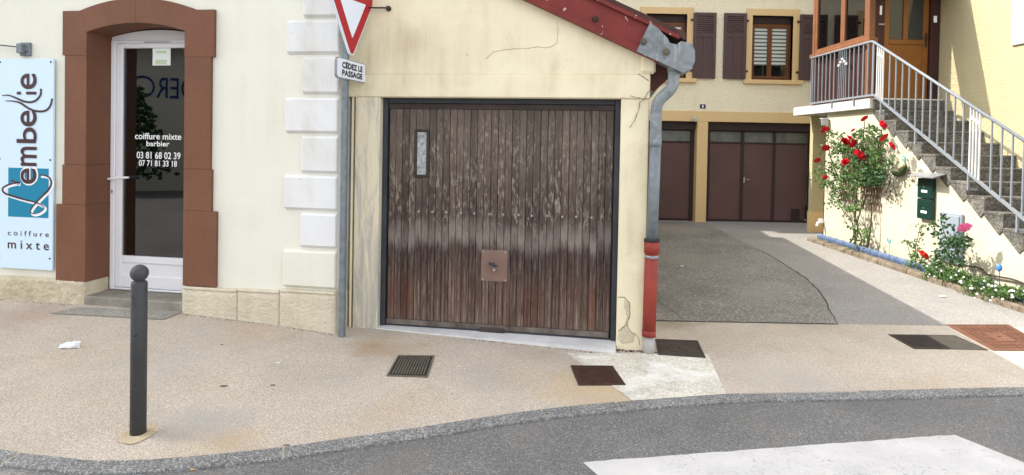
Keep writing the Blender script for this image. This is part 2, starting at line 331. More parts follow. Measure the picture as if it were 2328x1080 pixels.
nt_.links.new(p_, wp_.inputs[0]); nt_.links.new(nn_.outputs['Color'], wp_.inputs[1]); nt_.links.new(wp_.outputs[0], cv_.inputs['Vector'])
mk_ = N(nt_, 'ShaderNodeMath', operation='MULTIPLY'); nt_.links.new(ramp(nt_, cv_.outputs['Distance'], [(0.006, 1.0), (0.014, 0.0)]), mk_.inputs[0]); nt_.links.new(ramp(nt_, nz(nt_, p_, 2.2, 3), [(0.42, 0.0), (0.55, 0.9)]), mk_.inputs[1])
c_ = mix(nt_, mk_.outputs[0], c_, (0.20, 0.19, 0.185))
c_ = mix(nt_, ramp(nt_, nz(nt_, p_, 45, 3), [(0.68, 0.0), (0.74, 0.6)]), c_, (0.22, 0.21, 0.20))
out(nt_, b_, c_, 0.8); bump(nt_, b_, nz(nt_, p_, 90, 3), 0.4, 0.004)
paint('rust_brown', (0.088, 0.042, 0.028), 0.5, 12, 0.9, 0.6, 60, 0.006, tint=(0.05, 0.026, 0.02))
paint('rust_dark', (0.075, 0.056, 0.045), 0.5, 12, 0.9, 0.5, 60, 0.005, tint=(0.045, 0.035, 0.03))
paint('rust_orange', (0.20, 0.088, 0.050), 0.4, 8, 0.9, 0.6, 60, 0.006, tint=(0.14, 0.066, 0.042))
paint('iron_grey', (0.17, 0.15, 0.115), 0.4, 8, 0.75, 0.3, 60, 0.004, tint=(0.11, 0.095, 0.075))
plain('iron_gap', (0.02, 0.018, 0.015), 0.95)
paint('tissue_white', (0.85, 0.86, 0.88), 0.05, 20, 0.9, 0.2)
plain('butt_tan', (0.62, 0.40, 0.16), 0.8)
facade('far_wall', (0.60, 0.58, 0.51), (0.56, 0.54, 0.48), 0.4, 30, 0.3)
paint('roof_tile', (0.10, 0.045, 0.038), 0.4, 6, 0.9, 0.6, 20, 0.03)
plain('letter_blue', (0.012, 0.04, 0.20), 0.4)
paint('far_bark', (0.07, 0.055, 0.04), 0.4, 8, 0.9, 0.5, 20, 0.02)
paint('lamp_grey', (0.45, 0.45, 0.44), 0.2, 10, 0.4, 0)
paint('rafter_brown', (0.10, 0.035, 0.028), 0.4, 10, 0.8, 0.2)
paint('stain_spot', (0.20, 0.155, 0.12), 0.4, 60, 0.95, 0.2, tint=(0.12, 0.09, 0.07))
plain('seam_dark', (0.06, 0.052, 0.043), 0.95)
plain('chrome', (0.6, 0.6, 0.6), 0.25, 0.9)

# ------------------------------------------------------------------ mesh builder
class MB:
    def __init__(s): s.v = []; s.f = []
    def add(s, vs_, fs_):
        o = len(s.v); s.v += [tuple(p) for p in vs_]; s.f += [tuple(i + o for i in f) for f in fs_]; return s
    def box(s, x0, x1, y0, y1, z0, z1, b=0.0):
        if b <= 0:
            return s.add([(x, y, z) for x in (x0, x1) for y in (y0, y1) for z in (z0, z1)],
                         [(0, 1, 3, 2), (4, 6, 7, 5), (0, 4, 5, 1), (2, 3, 7, 6), (0, 2, 6, 4), (1, 5, 7, 3)])
        c = ((x0 + x1) / 2, (y0 + y1) / 2, (z0 + z1) / 2); h = ((x1 - x0) / 2, (y1 - y0) / 2, (z1 - z0) / 2)
        b = min(b, min(h) * 0.9); V = []; ix = {}
        for sx in (-1, 1):
            for sy in (-1, 1):
                for sz in (-1, 1):
                    for a in range(3):
                        p = [sx * h[0], sy * h[1], sz * h[2]]
                        for k, sg in enumerate((sx, sy, sz)):
                            if k != a: p[k] -= sg * b
                        ix[(sx, sy, sz, a)] = len(V); V.append((c[0] + p[0], c[1] + p[1], c[2] + p[2]))
        Fc = []
        for a in range(3):
            o1, o2 = (a + 1) % 3, (a + 2) % 3
            for sg in (-1, 1):
                q = []
                for (p1, p2) in ((-1, -1), (1, -1), (1, 1), (-1, 1)):
                    k = [0, 0, 0]; k[a] = sg; k[o1] = p1; k[o2] = p2; q.append(ix[(*k, a)])
                Fc.append(tuple(q if sg > 0 else q[::-1]))
        for a in range(3):
            o1, o2 = (a + 1) % 3, (a + 2) % 3
            for p1 in (-1, 1):
                for p2 in (-1, 1):
                    def g(t, axis):
                        k = [0, 0, 0]; k[a] = t; k[o1] = p1; k[o2] = p2; return ix[(*k, axis)]
                    q = (g(-1, o1), g(1, o1), g(1, o2), g(-1, o2)); Fc.append(q if p1 * p2 > 0 else q[::-1])
        for sx in (-1, 1):
            for sy in (-1, 1):
                for sz in (-1, 1):
                    q = tuple(ix[(sx, sy, sz, a)] for a in range(3)); Fc.append(q if sx * sy * sz > 0 else q[::-1])
        return s.add(V, Fc)
    def prism(s, poly, y0, y1, axis='y'):
        """polygon in (x,z) extruded along y; axis 'x': polygon in (y,z) extruded along x; axis 'z': polygon (x,y)"""
        n = len(poly)
        def P(a, b_, t): return (a, t, b_) if axis == 'y' else ((t, a, b_) if axis == 'x' else (a, b_, t))
        V = [P(a, b_, y0) for a, b_ in poly] + [P(a, b_, y1) for a, b_ in poly]
        return s.add(V, [tuple(range(n)), tuple(range(2 * n - 1, n - 1, -1))] + [(i, i + n, (i + 1) % n + n, (i + 1) % n) for i in range(n)])
    def tube(s, pts, r, n=10, cap=True):
        pts = [Vector(p) for p in pts]; rs = r if isinstance(r, (list, tuple)) else [r] * len(pts)
        t0 = (pts[1] - pts[0]).normalized(); a = t0.orthogonal().normalized(); o = len(s.v); V = []; Fc = []
        for i, p in enumerate(pts):
            t = ((pts[min(i + 1, len(pts) - 1)] - pts[max(i - 1, 0)])).normalized()
            a = (a - t * a.dot(t)).normalized(); b_ = t.cross(a)
            V += [tuple(p + (a * math.cos(2 * math.pi * k / n) + b_ * math.sin(2 * math.pi * k / n)) * rs[i]) for k in range(n)]
        for i in range(len(pts) - 1):
            for k in range(n): Fc.append((i * n + k, i * n + (k + 1) % n, (i + 1) * n + (k + 1) % n, (i + 1) * n + k))
        if cap: Fc += [tuple(range(n))[::-1], tuple(range((len(pts) - 1) * n, len(pts) * n))]
        return s.add(V, Fc)
    def lathe(s, prof, c=(0, 0), n=20):
        """prof: list of (radius, z)"""
        V = []; Fc = []
        for r, z in prof: V += [(c[0] + r * math.cos(2 * math.pi * k / n), c[1] + r * math.sin(2 * math.pi * k / n), z) for k in range(n)]
        for i in range(len(prof) - 1):
            for k in range(n): Fc.append((i * n + k, i * n + (k + 1) % n, (i + 1) * n + (k + 1) % n, (i + 1) * n + k))
        Fc += [tuple(range(n))[::-1], tuple(range((len(prof) - 1) * n, len(prof) * n))]
        return s.add(V, Fc)
    def ribbon(s, pts, wd, y0, y1):
        """flat stroke in the (x,z) plane with a width per point, between y0 (front) and y1"""
        n = len(pts); L = []; Rr = []
        for i, (x, z) in enumerate(pts):
            a = pts[max(i - 1, 0)]; b_ = pts[min(i + 1, n - 1)]; dx, dz = b_[0] - a[0], b_[1] - a[1]; l = math.hypot(dx, dz) or 1
            h = (wd[i] if isinstance(wd, (list, tuple)) else wd) / 2
            L.append((x - dz / l * h, z + dx / l * h)); Rr.append((x + dz / l * h, z - dx / l * h))
        V = [(x, y0, z) for x, z in L] + [(x, y0, z) for x, z in Rr] + [(x, y1, z) for x, z in L] + [(x, y1, z) for x, z in Rr]
        Fc = []
        for i in range(n - 1):
            Fc += [(i, i + 1, n + i + 1, n + i), (2 * n + i, 3 * n + i, 3 * n + i + 1, 2 * n + i + 1), (i, 2 * n + i, 2 * n + i + 1, i + 1), (n + i, n + i + 1, 3 * n + i + 1, 3 * n + i)]
        Fc += [(0, n, 3 * n, 2 * n), (n - 1, 3 * n - 1, 4 * n - 1, 2 * n - 1)]
        return s.add(V, Fc)
    def disc_y(s, x, z, r, y0, y1, n=12):
        return s.prism([(x + r * math.cos(2 * math.pi * k / n), z + r * math.sin(2 * math.pi * k / n)) for k in range(n)], y0, y1)
    def xf(s, fn): s.v = [tuple(fn(*p)) for p in s.v]; return s
    def mesh(s, name, mat, smooth=False):
        me = bpy.data.meshes.new(name); me.from_pydata(s.v, [], s.f); me.materials.append(MATS[mat])
        if smooth: me.polygons.foreach_set('use_smooth', [True] * len(me.polygons))
        me.update(); return me

def catmull(pts, k=6):
    P = [Vector((*p, 0)) if len(p) == 2 else Vector(p) for p in pts]; outp = []
    for i in range(len(P) - 1):
        a, b_, c, d = P[max(i - 1, 0)], P[i], P[i + 1], P[min(i + 2, len(P) - 1)]
        for j in range(k):
            t = j / k; outp.append(0.5 * ((2 * b_) + (c - a) * t + (2 * a - 5 * b_ + 4 * c - d) * t * t + (3 * b_ - a - 3 * c + d) * t ** 3))
    outp.append(P[-1])
    return [tuple(q[:2]) if len(pts[0]) == 2 else tuple(q) for q in outp]

def fix_normals(me):
    import bmesh
    bm = bmesh.new(); bm.from_mesh(me); bmesh.ops.recalc_face_normals(bm, faces=bm.faces); bm.to_mesh(me); bm.free()

def tag(o, label=None, cat=None, group=None, kind=None):
    if label: o['label'] = label
    if cat: o['category'] = cat
    if group: o['group'] = group
    if kind: o['kind'] = kind
    return o
def empty(name, loc, rz=0.0, label=None, cat=None, group=None):
    o = bpy.data.objects.new(name, None); o.empty_display_size = 0.1; o.location = loc; o.rotation_euler = (0, 0, rz); col.objects.link(o)
    return tag(o, label, cat, group)
def part(name, mb, mat, parent=None, smooth=False, world=False, kind=None, fix=True):
    """one mesh object; world=True: the builder holds world coordinates, moved into the root's space"""
    if world and parent is not None:
        r = parent
        while r.parent: r = r.parent
        M = (Matrix.Translation(r.location) @ r.rotation_euler.to_matrix().to_4x4()).inverted()
        mb.xf(lambda x, y, z: M @ Vector((x, y, z)))
    me = mb.mesh(name, mat, smooth)
    if fix: fix_normals(me)
    o = bpy.data.objects.new(name, me); col.objects.link(o)
    if parent is not None: o.parent = parent
    if kind: o['kind'] = kind
    return o
def solo(name, mb, mat, loc, label, cat, group=None, smooth=False, kind=None, fix=True):
    """a thing that is one mesh, built in world coordinates, with its origin at loc"""
    mb.xf(lambda x, y, z: (x - loc[0], y - loc[1], z - loc[2]))
    o = part(name, mb, mat, None, smooth, fix=fix); o.location = loc
    return tag(o, label, cat, group, kind)
def struct(name, mb, mat, smooth=False):
    return tag(part(name, mb, mat, None, smooth), kind='structure')
def inst(src, name, parent, loc=(0, 0, 0), rot=(0, 0, 0), scale=(1, 1, 1)):
    o = src.copy(); o.name = name; col.objects.link(o); o.parent = parent; o.location = loc; o.rotation_euler = rot; o.scale = scale; return o

def text_geo(txt):
    cu = bpy.data.curves.new('t', 'FONT'); cu.body = txt; cu.size = 1; cu.resolution_u = 6
    o = bpy.data.objects.new('t', cu); col.objects.link(o)
    dg = bpy.context.evaluated_depsgraph_get(); me = bpy.data.meshes.new_from_object(o.evaluated_get(dg))
    vs_ = [tuple(v.co) for v in me.vertices]; fs_ = [tuple(p.vertices) for p in me.polygons]
    bpy.data.objects.remove(o); bpy.data.meshes.remove(me); return vs_, fs_
def text_in(mb, txt, x0, x1, z0, z1, y, rot=False, bold=0.0):
    """text filling the rectangle x0..x1, z0..z1 of the plane y; rot: read upwards"""
    vs_, fs_ = text_geo(txt)
    if rot: vs_ = [(-b_, a, 0) for a, b_, _ in vs_]
    xs = [p[0] for p in vs_]; zs = [p[1] for p in vs_]; ax, bx = min(xs), max(xs); az, bz = min(zs), max(zs)
    offs = [(0, 0)] if not bold else [(-bold, 0), (bold, 0), (0, bold), (0, -bold)]
    for k, (ox, oz) in enumerate(offs):
        mb.add([(x0 + (p[0] - ax) / (bx - ax) * (x1 - x0) + ox, y - 0.0002 * k, z0 + (p[1] - az) / (bz - az) * (z1 - z0) + oz) for p in vs_], fs_)
    return mb

# ================================================================== THE SETTING
ROAD_Z = -0.058
kpx = [(0, 1025), (122, 1041), (245, 1051), (407, 1043), (611, 1023), (800, 996), (993, 968), (1186, 939), (1380, 918), (1661, 897), (1951, 891), (2328, 882)]
KP = [(-9.0, 6.6), (-6.2, 4.95), (-4.6, 4.12), (-3.6, 3.72)] + [onz(u, v, -0.03) for u, v in kpx] + [(5.2, 4.74), (7.5, 4.95), (10.5, 5.25)]
KC = catmull(KP, 12)
kxs = np.array([p[0] for p in KC]); kys = np.array([p[1] for p in KC])
def kerb_y(X): return float(np.interp(X, kxs, kys))
HWX = [-9, -4.85, -3.92, -2.93, -2.02, -1.5, -1.16, 0.9, 1.2, 12]; HWZ = [0.16, 0.149, 0.143, 0.130, 0.081, 0.036, 0.040, 0.0, 0.0, 0.0]
def wall_y(X):
    if X < -1.5: return 5.505 - 0.1655 * (X + 1.502)
    if X < 1.13: return 5.3126 - 0.158 * (X - 0.899)
    return min(6.2, 5.28 + (X - 1.13) * 1.1)
def zg(X, Y):
    k = kerb_y(X); t = max(0.0, min(1.0, (Y - k) / (wall_y(X) - k)))
    return -0.03 + (float(np.interp(X, HWX, HWZ)) + 0.03) * t

mb = MB(); S_ = 150
mb.add([(-S_, -S_, ROAD_Z), (S_, -S_, ROAD_Z), (S_, S_, ROAD_Z), (-S_, S_, ROAD_Z)], [(0, 1, 2, 3)])
road = struct('road', mb, 'road_asphalt')

mb = MB(); XS = np.arange(-8.9, 10.3, 0.12); NT = 26; V = []
for X in XS:
    y0, y1 = kerb_y(X), (6.2 if X > -1.4 else max(6.2, wall_y(X) + 0.45))
    for j in range(NT + 1):
        Y = y0 + (y1 - y0) * j / NT; V.append((X, Y, zg(X, Y)))
nx = len(XS)
mb.add(V, [(i * (NT + 1) + j, (i + 1) * (NT + 1) + j, (i + 1) * (NT + 1) + j + 1, i * (NT + 1) + j + 1) for i in range(nx - 1) for j in range(NT)])
sidewalk = struct('sidewalk', mb, 'sidewalk_resin', True)

def ground_quad(q, off, n=10):
    """four corners a,b,c,d (X,Y) laid on the sidewalk"""
    mb = MB(); V = []
    for i in range(n + 1):
        for j in range(n + 1):
            s, t = i / n, j / n
            x = (1 - s) * ((1 - t) * q[0][0] + t * q[3][0]) + s * ((1 - t) * q[1][0] + t * q[2][0])
            y = (1 - s) * ((1 - t) * q[0][1] + t * q[3][1]) + s * ((1 - t) * q[1][1] + t * q[2][1])
            V.append((x, y, zg(x, y) + off))
    return mb.add(V, [(i * (n + 1) + j, (i + 1) * (n + 1) + j, (i + 1) * (n + 1) + j + 1, i * (n + 1) + j + 1) for i in range(n) for j in range(n)])
# pale concrete round the drainpipe foot, and the grey slab before the shop door
cq = [onz(1287, 803), onz(1610, 803), onz(1662, 899), onz(1442, 909)]
cq = [(x, max(y, kerb_y(x) + 0.01)) for x, y in cq]
part('concrete_patch', ground_quad(cq, 0.003, 16), 'pale_concrete', sidewalk)
gq = [onz(180, 698, 0.14), onz(418, 712, 0.115), onz(372, 739, 0.07), onz(112, 717, 0.105)]
part('concrete_slab', ground_quad(gq, 0.006, 12), 'grey_concrete', sidewalk)

# kerb stones along the curve
seg = np.hypot(np.diff(kxs), np.diff(kys)); arc = np.concatenate([[0], np.cumsum(seg)])
def kp(s): return (float(np.interp(s, arc, kxs)), float(np.interp(s, arc, kys)))
kerb = tag(empty('kerb', (0, 4, ROAD_Z)), kind='structure')
def kerb_piece(s0, s1, drop=0.0, n=7, wd=0.088):
    mb = MB(); V = []
    for i in range(n + 1):
        s = s0 + (s1 - s0) * i / n; x, y = kp(s); a, b_ = kp(s - 0.05), kp(s + 0.05); dx, dy = b_[0] - a[0], b_[1] - a[1]; l = math.hypot(dx, dy); nx_, ny_ = dy / l, -dx / l
        for o, z in ((-0.012, -0.2), (-0.012, -0.027 - drop), (wd - 0.022, -0.033 - drop), (wd - 0.006, -0.037 - drop), (wd, -0.045 - drop), (wd + 0.004, -0.2)):
            V.append((x + nx_ * o, y + ny_ * o, z))
    k = 6; Fc = [(i * k + j, i * k + j + 1, (i + 1) * k + j + 1, (i + 1) * k + j) for i in range(n) for j in range(k - 1)]
    Fc += [tuple(range(k))[::-1], tuple(n * k + j for j in range(k))]
    return mb.add(V, Fc)
jpx = [(40, 1031), (228, 1049), (640, 1019), (1236, 934), (1393, 917), (1690, 897), (1960, 891), (2262, 884)]
js = [float(arc[int(np.argmin(np.hypot(kxs - x, kys - y)))]) for x, y in (onz(u, v, -0.03) for u, v in jpx)]
full = []; s = js[0]
while s > 0.4: s -= 1.0; full.append(max(s, 0.1))
full = full[::-1] + js
gap = [full[0]]
for a in full[1:]:
    n = max(1, round((a - gap[-1]) / 1.0)); st = (a - gap[-1]) / n
    for i in range(n): gap.append(gap[-1] + st)
while gap[-1] < arc[-1] - 1.2: gap.append(gap[-1] + 1.0)
for a, b_ in zip(gap[:-1], gap[1:]):
    if b_ - a > 0.05: part('kerb_stone', kerb_piece(a + 0.008, b_ - 0.008, random.uniform(0, 0.003)), 'kerb_granite', kerb, world=True)
for a in gap[1:-1]: part('mortar_joint', kerb_piece(a - 0.008, a + 0.008, 0.003, 1, 0.088), 'grey_concrete', kerb, world=True)

# painted crossing stripes on the road
z = ROAD_Z + 0.004
A, B, C = onz(1325, 1050, z), onz(2170, 988, z), onz(2330, 1052, z)
ex = ((B[0] - A[0]), (B[1] - A[1])); ey = (C[0] - B[0], C[1] - B[1])
ln = math.hypot(*ey); ey = (ey[0] / ln * 0.52, ey[1] / ln * 0.52)
for k in range(4):
    o = (A[0] + ey[0] * 2.0 * k, A[1] + ey[1] * 2.0 * k); mb = MB()
    n = 40; V = []
    for i in range(n + 1):
        for t in (0, 1):
            j = random.uniform(-0.006, 0.006); V.append((o[0] + ex[0] * i / n + ey[0] * t, o[1] + ex[1] * i / n + ey[1] * t + j, z))
    mb.add(V, [(2 * i, 2 * i + 2, 2 * i + 3, 2 * i + 1) for i in range(n)])
    part('painted_stripe', mb, 'road_paint', road)

# driveway: newer smooth strip on the right, older coarse asphalt on the left
mb = MB(); mb.add([(0.4, 6.2, 0.0), (8.0, 6.2, 0.0), (8.0, 15.4, 0.0), (0.4, 15.4, 0.0), ], [(0, 1, 2, 3)])
drive = struct('driveway', mb, 'new_asphalt')
edge = catmull([onz(1905, 738), onz(1882, 700), onz(1862, 663), onz(1826, 630), onz(1790, 606), onz(1740, 575), onz(1700, 556), onz(1640, 525), onz(1606, 507)], 6)
mb = MB(); V = []
for i, (x, y) in enumerate(edge):
    x += random.uniform(-0.012, 0.012); V += [(1.0, y, 0.010), (x - 0.05, y, 0.010), (x, y, 0.0008)]
mb.add(V, [(3 * i + j, 3 * i + j + 1, 3 * i + j + 4, 3 * i + j + 3) for i in range(len(edge) - 1) for j in (0, 1)])
part('old_asphalt', mb, 'old_asphalt', drive)
mb = MB().ribbon([(x + random.uniform(-.01, .01), y) for x, y in edge[:34]], [0.007 + 0.020 * max(0, math.sin(i * math.pi / 33)) * random.uniform(0.2, 1) for i in range(34)], 0, 0.001).xf(lambda x, y, z: (x + 0.008, z, 0.0035 - y)); part('seam', mb, 'seam_dark', drive)
mb = MB(); pts = [(onz(1440, 640)[0], 7.0), onz(1500, 690), onz(1535, 712), onz(1552, 728)]
mb.ribbon(pts, 0.012, 0.0, 0.001).xf(lambda x, y, z: (x, z, 0.0125 - y)); part('crack', mb, 'crack_dark', drive)
mb = MB(); V = [(5.62, 6.4, 0.03), (5.93, 6.4, 0.03), (5.93, 11.95, 0.03), (5.62, 11.95, 0.03)]
mb.add(V, [(0, 1, 2, 3)]); struct('planting_bed', mb, 'soil')

# ================================================================== HAIRDRESSER'S BUILDING
salon = empty('shop_building', (SF.o[0], SF.o[1], 0), -SF.th, 'cream painted hairdresser shop building with brown arched door surround and white corner quoins', 'building')
EV = 4.9; XL = -24.0; SL = 0.66; DEP = 10.0  # unseen length, gable height and roof overhang shaped to shade pavement and road
mb = MB()
mb.box(XL, -2.6, 0, 0.3, -0.05, EV).box(-1.3, 0, 0, 0.3, -0.05, EV).box(-2.6, -1.3, 0, 0.3, 2.78, EV)
mb.box(-0.3, 0, 0.3, DEP, -0.05, EV).box(XL, XL + 0.3, 0.3, DEP, -0.05, EV).box(XL, 0, DEP, DEP + 0.3, -0.05, EV)
mb.prism([(XL, EV), (0, EV), (XL / 2, EV - SL * XL / 2)], 0.0, 0.3)
part('wall', mb, 'salon_cream', salon)
mb = MB(); oh = 0.35
for sg in (0, 1):
    xa = oh if sg else XL - oh; za = EV - SL * oh; pk = EV - SL * XL / 2
    mb.prism([(xa, za), (XL / 2, pk), (XL / 2, pk + 0.15), (xa, za + 0.15)], -1.0, DEP + 0.6)
part('roof', mb, 'roof_tile', salon)
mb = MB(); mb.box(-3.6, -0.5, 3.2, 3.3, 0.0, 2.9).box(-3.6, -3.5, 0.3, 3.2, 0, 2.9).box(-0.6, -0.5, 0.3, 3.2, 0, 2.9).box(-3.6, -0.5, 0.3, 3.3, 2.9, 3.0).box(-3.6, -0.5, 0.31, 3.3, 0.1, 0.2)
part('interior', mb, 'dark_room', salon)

def rough_block(x0, x1, z0a, z0b, z1, y, amp, seed, res=0.03, lip=0.0):
    """block with a hewn face: the lower edge runs from z0a to z0b with the ground"""
    nx = max(4, int((x1 - x0) / res)); nzz = max(4, int((z1 - min(z0a, z0b)) / res)); mb = MB(); V = []
    for i in range(nx + 1):
        for j in range(nzz + 1):
            s, t = i / nx, j / nzz; x = x0 + (x1 - x0) * s; zb = z0a + (z0b - z0a) * s; z = zb + (z1 - zb) * t
            e = min(1.0, 4 * min(s * (x1 - x0), (1 - s) * (x1 - x0), (1 - t) * (z1 - zb)) / 0.12)
            d = noise.noise((x * 18 + seed, z * 18, seed)) * amp * 0.6 + noise.noise((x * 46 + seed, z * 46, seed * 3)) * amp
            V.append((x, y - (d + amp * 0.8) * e + 0.004 * (1 - e), z))
    k = nzz + 1; Fc = [(i * k + j, (i + 1) * k + j, (i + 1) * k + j + 1, i * k + j + 1) for i in range(nx) for j in range(nzz)]
    o = len(V)
    top = [i * k + nzz for i in range(nx + 1)]; rt = [nx * k + j for j in range(k)]; lf = list(range(k))
    V += [(V[i][0], 0.25, V[i][2]) for i in top]; Fc += [(top[i], top[i + 1], o + i + 1, o + i) for i in range(nx)]
    o2 = len(V); V += [(x1, 0.25, V[i][2]) for i in rt]; Fc += [(rt[j], o2 + j, o2 + j + 1, rt[j + 1]) for j in range(nzz)]
    o3 = len(V); V += [(x0, 0.25, V[i][2]) for i in lf]; Fc += [(lf[j], lf[j + 1], o3 + j + 1, o3 + j) for j in range(nzz)]
    return mb.add(V, Fc)
def gl(x): X, Y, _ = SF.world(x, 0, 0); return zg(X, Y) - 0.06
for i, (a, b_) in enumerate([(-5.4, -4.45), (-4.45, -3.46), (-3.46, -2.452)]):
    part('plinth_stone', rough_block(a, b_ - 0.004, gl(a), gl(b_), 0.365 + 0.01 * math.sin(i * 3), -0.030, 0.013, 3.1 + i, 0.014), 'rough_stone', salon, True)
for i, (a, b_, zt) in enumerate([(-1.452, -0.917, 0.366), (-0.911, -0.515, 0.376), (-0.509, 0.016, 0.395)]):
    part('plinth_block', rough_block(a, b_, gl(a), gl(b_), zt - 0.03, -0.036, 0.006, 9.7 + i, 0.012), 'plinth_cream', salon, True)
    part('plinth_coping', MB().box(a, b_, -0.042, 0.02 if i < 2 else 0.2, zt - 0.03, zt, 0.010), 'plinth_cream', salon)
# quoins
Q = [(-0.325, 2.745, 3.06), (-0.472, 2.430, 2.735), (-0.325, 2.084, 2.420), (-0.478, 1.746, 2.066), (-0.327, 1.402, 1.736), (-0.480, 1.078, 1.392), (-0.328, 0.752, 1.068), (-0.480, 0.398, 0.742),
     (-0.472, 3.07, 3.38), (-0.325, 3.39, 3.71)]
for x0, z0, z1 in Q:
    mb = MB(); pr = lambda d: [(0.45, z0), (0.012 - d, z0), (-0.034 - d, z0 + 0.036), (-0.036 - d, z1 - 0.020), (-0.016 - d, z1), (0.45, z1)]
    V = [(x0, y, z) for y, z in pr(-0.006)] + [(x0 + 0.008, y, z) for y, z in pr(0)] + [(-0.004, y, z) for y, z in pr(0)] + [(0.006, y, z) for y, z in pr(-0.008)]
    mb.add(V, [tuple(range(6)), tuple(range(18, 24))[::-1]] + [(r * 6 + i, r * 6 + (i + 1) % 6, r * 6 + 6 + (i + 1) % 6, r * 6 + 6 + i) for r in range(3) for i in range(6)])
    part('quoin_stone', mb, 'quoin_white' if z0 > 0.5 else 'salon_cream', salon)
# brown door surround, block by block
sur = empty('door_surround', (0, 0, 0)); sur.parent = salon
D0 = -0.032; D1 = 0.27; XI0, XI1 = -2.452, -1.453
for x0, x1, z0, z1 in [(-2.765, XI0, 0.345, 1.06), (-2.702, XI0, 1.063, 1.43), (-2.682, XI0, 1.433, 2.44), (XI1, -1.127, 0.372, 1.045), (XI1, -1.178, 1.048, 1.42), (XI1, -1.194, 1.423, 2.42)]:
    part('surround_block', MB().box(x0, x1, D0, D1, z0, z1 + 0.002, 0.003), 'surround_brown', sur)
def arc_pts(xa, xb, za, zm, n): # shallow arch from xa to xb, springing za, crown zm
    c = (XI0 + XI1) / 2
    h = abs((xa if abs(xa - c) > abs(xb - c) else xb) - c)
    return [(xa + (xb - xa) * i / n, zm - (zm - za) * (((xa + (xb - xa) * i / n) - c) / h) ** 2) for i in range(n + 1)]
cx = (XI0 + XI1) / 2; KJ = cx + 0.005
inL = arc_pts(XI0, KJ - 0.001, 2.655, 2.733, 10); outL = arc_pts(KJ - 0.001, -2.525, 2.85, 2.955, 10)
part('arch_block', MB().prism([(-2.703, 2.442), (XI0, 2.442)] + inL + outL + [(-2.703, 2.85)], D0 - 0.002, D1), 'surround_brown', sur)
inR = arc_pts(XI1, KJ + 0.001, 2.655, 2.733, 10); outR = arc_pts(KJ + 0.001, -1.335, 2.84, 2.955, 10)
part('arch_block', MB().prism([(-1.165, 2.422), (XI1, 2.422)] + inR + outR + [(-1.165, 2.84)], D0 - 0.002, D1), 'surround_brown', sur)
part('door_step', MB().box(XI0 - 0.02, XI1 + 0.02, -0.03, 0.33, 0.0, 0.218, 0.012), 'step_stone', salon)
# door
YD = 0.25
def frame_ring(mb, x0, x1, z0, z1, t, y0, y1, b=0.006, tb=None, tt=None):
    tb = tb or t; tt = tt or t
    mb.box(x0, x0 + t, y0, y1, z0, z1, b).box(x1 - t, x1, y0, y1, z0, z1, b)
    mb.box(x0 + t, x1 - t, y0, y1, z0, z0 + tb, b).box(x0 + t, x1 - t, y0, y1, z1 - tt, z1, b); return mb
fr = MB(); frame_ring(fr, XI0 + 0.002, XI1 - 0.002, 0.222, 2.625, 0.05, YD, YD + 0.09, 0.006, 0.02, 0.03)
fr.prism([(XI0 + 0.002, 2.622)] + [(XI1 - 0.002, 2.622)] + arc_pts(XI1 - 0.002, XI0 + 0.002, 2.655, 2.72, 12), YD + 0.012, YD + 0.09)
door = part('door', fr, 'upvc_white', salon)
lf = MB(); xa, xb = XI0 + 0.054, XI1 - 0.054
frame_ring(lf, xa, xb, 0.246, 2.594, 0.068, YD + 0.008, YD + 0.07, 0.006, 0.12, 0.045)
lf.box(xa + 0.068, xb - 0.068, YD + 0.008, YD + 0.07, 0.485, 0.553, 0.006)
part('door_leaf', lf, 'upvc_white', door)
part('bottom_panel', MB().box(xa + 0.06, xb - 0.06, YD + 0.022, YD + 0.05, 0.36, 0.49, 0.004), 'upvc_white', door)
part('glass_pane', MB().box(xa + 0.06, xb - 0.06, YD + 0.030, YD + 0.038, 0.545, 2.556), 'door_glass', door)
hd = MB(); hd.box(-2.44, -2.40, YD - 0.006, YD + 0.01, 1.14, 1.34, 0.004).tube([(-2.42, YD, 1.293), (-2.42, YD - 0.05, 1.293), (-2.39, YD - 0.055, 1.295), (-2.30, YD - 0.055, 1.308), (-2.205, YD - 0.05, 1.312)], 0.011, 8)
part('handle', hd, 'upvc_white', door)
part('keyhole', MB().box(-2.426, -2.414, YD - 0.008, YD - 0.003, 1.155, 1.185), 'lettering_black', door)
vt = MB(); vt.box(-2.10, -1.80, YD - 0.012, YD + 0.004, 2.590, 2.612, 0.004); part('air_vent', vt, 'upvc_white', door)
part('vent_slot', MB().box(-2.085, -1.815, YD - 0.0135, YD - 0.011, 2.597, 2.604), 'dark_steel', door)
pp = part('notice', MB().box(-2.02, -1.83, YD + 0.026, YD + 0.0285, 2.385, 2.548), 'paper', door)
for q in ((-1.985, -1.875, 2.50, 2.525), (-1.99, -1.87, 2.395, 2.44)): part('notice_print', MB().box(q[0], q[1], YD + 0.0245, YD + 0.0255, q[2], q[3]), 'paper_green', door)
YT = YD + 0.0285
for t, (u0, v0, u1, v1) in {'coiffure mixte': (307, 303, 412, 317), 'barbier': (333, 321, 385, 332.5), '03 81 68 02 39': (311, 346, 410, 361), '07 71 81 33 18': (316, 365, 402, 378)}.items():
    a = SF.at(u0, v0, YT); b_ = SF.at(u1, v1, YT); c = SF.at(u0, v1, YT); d = SF.at(u1, v0, YT)
    tx = text_in(MB(), t, (a[0] + c[0]) / 2, (b_[0] + d[0]) / 2, (b_[1] + c[1]) / 2, (a[1] + d[1]) / 2, YT, bold=0.0014)
    part('line_of_lettering', tx, 'lettering_white', door, fix=False, kind='stuff')

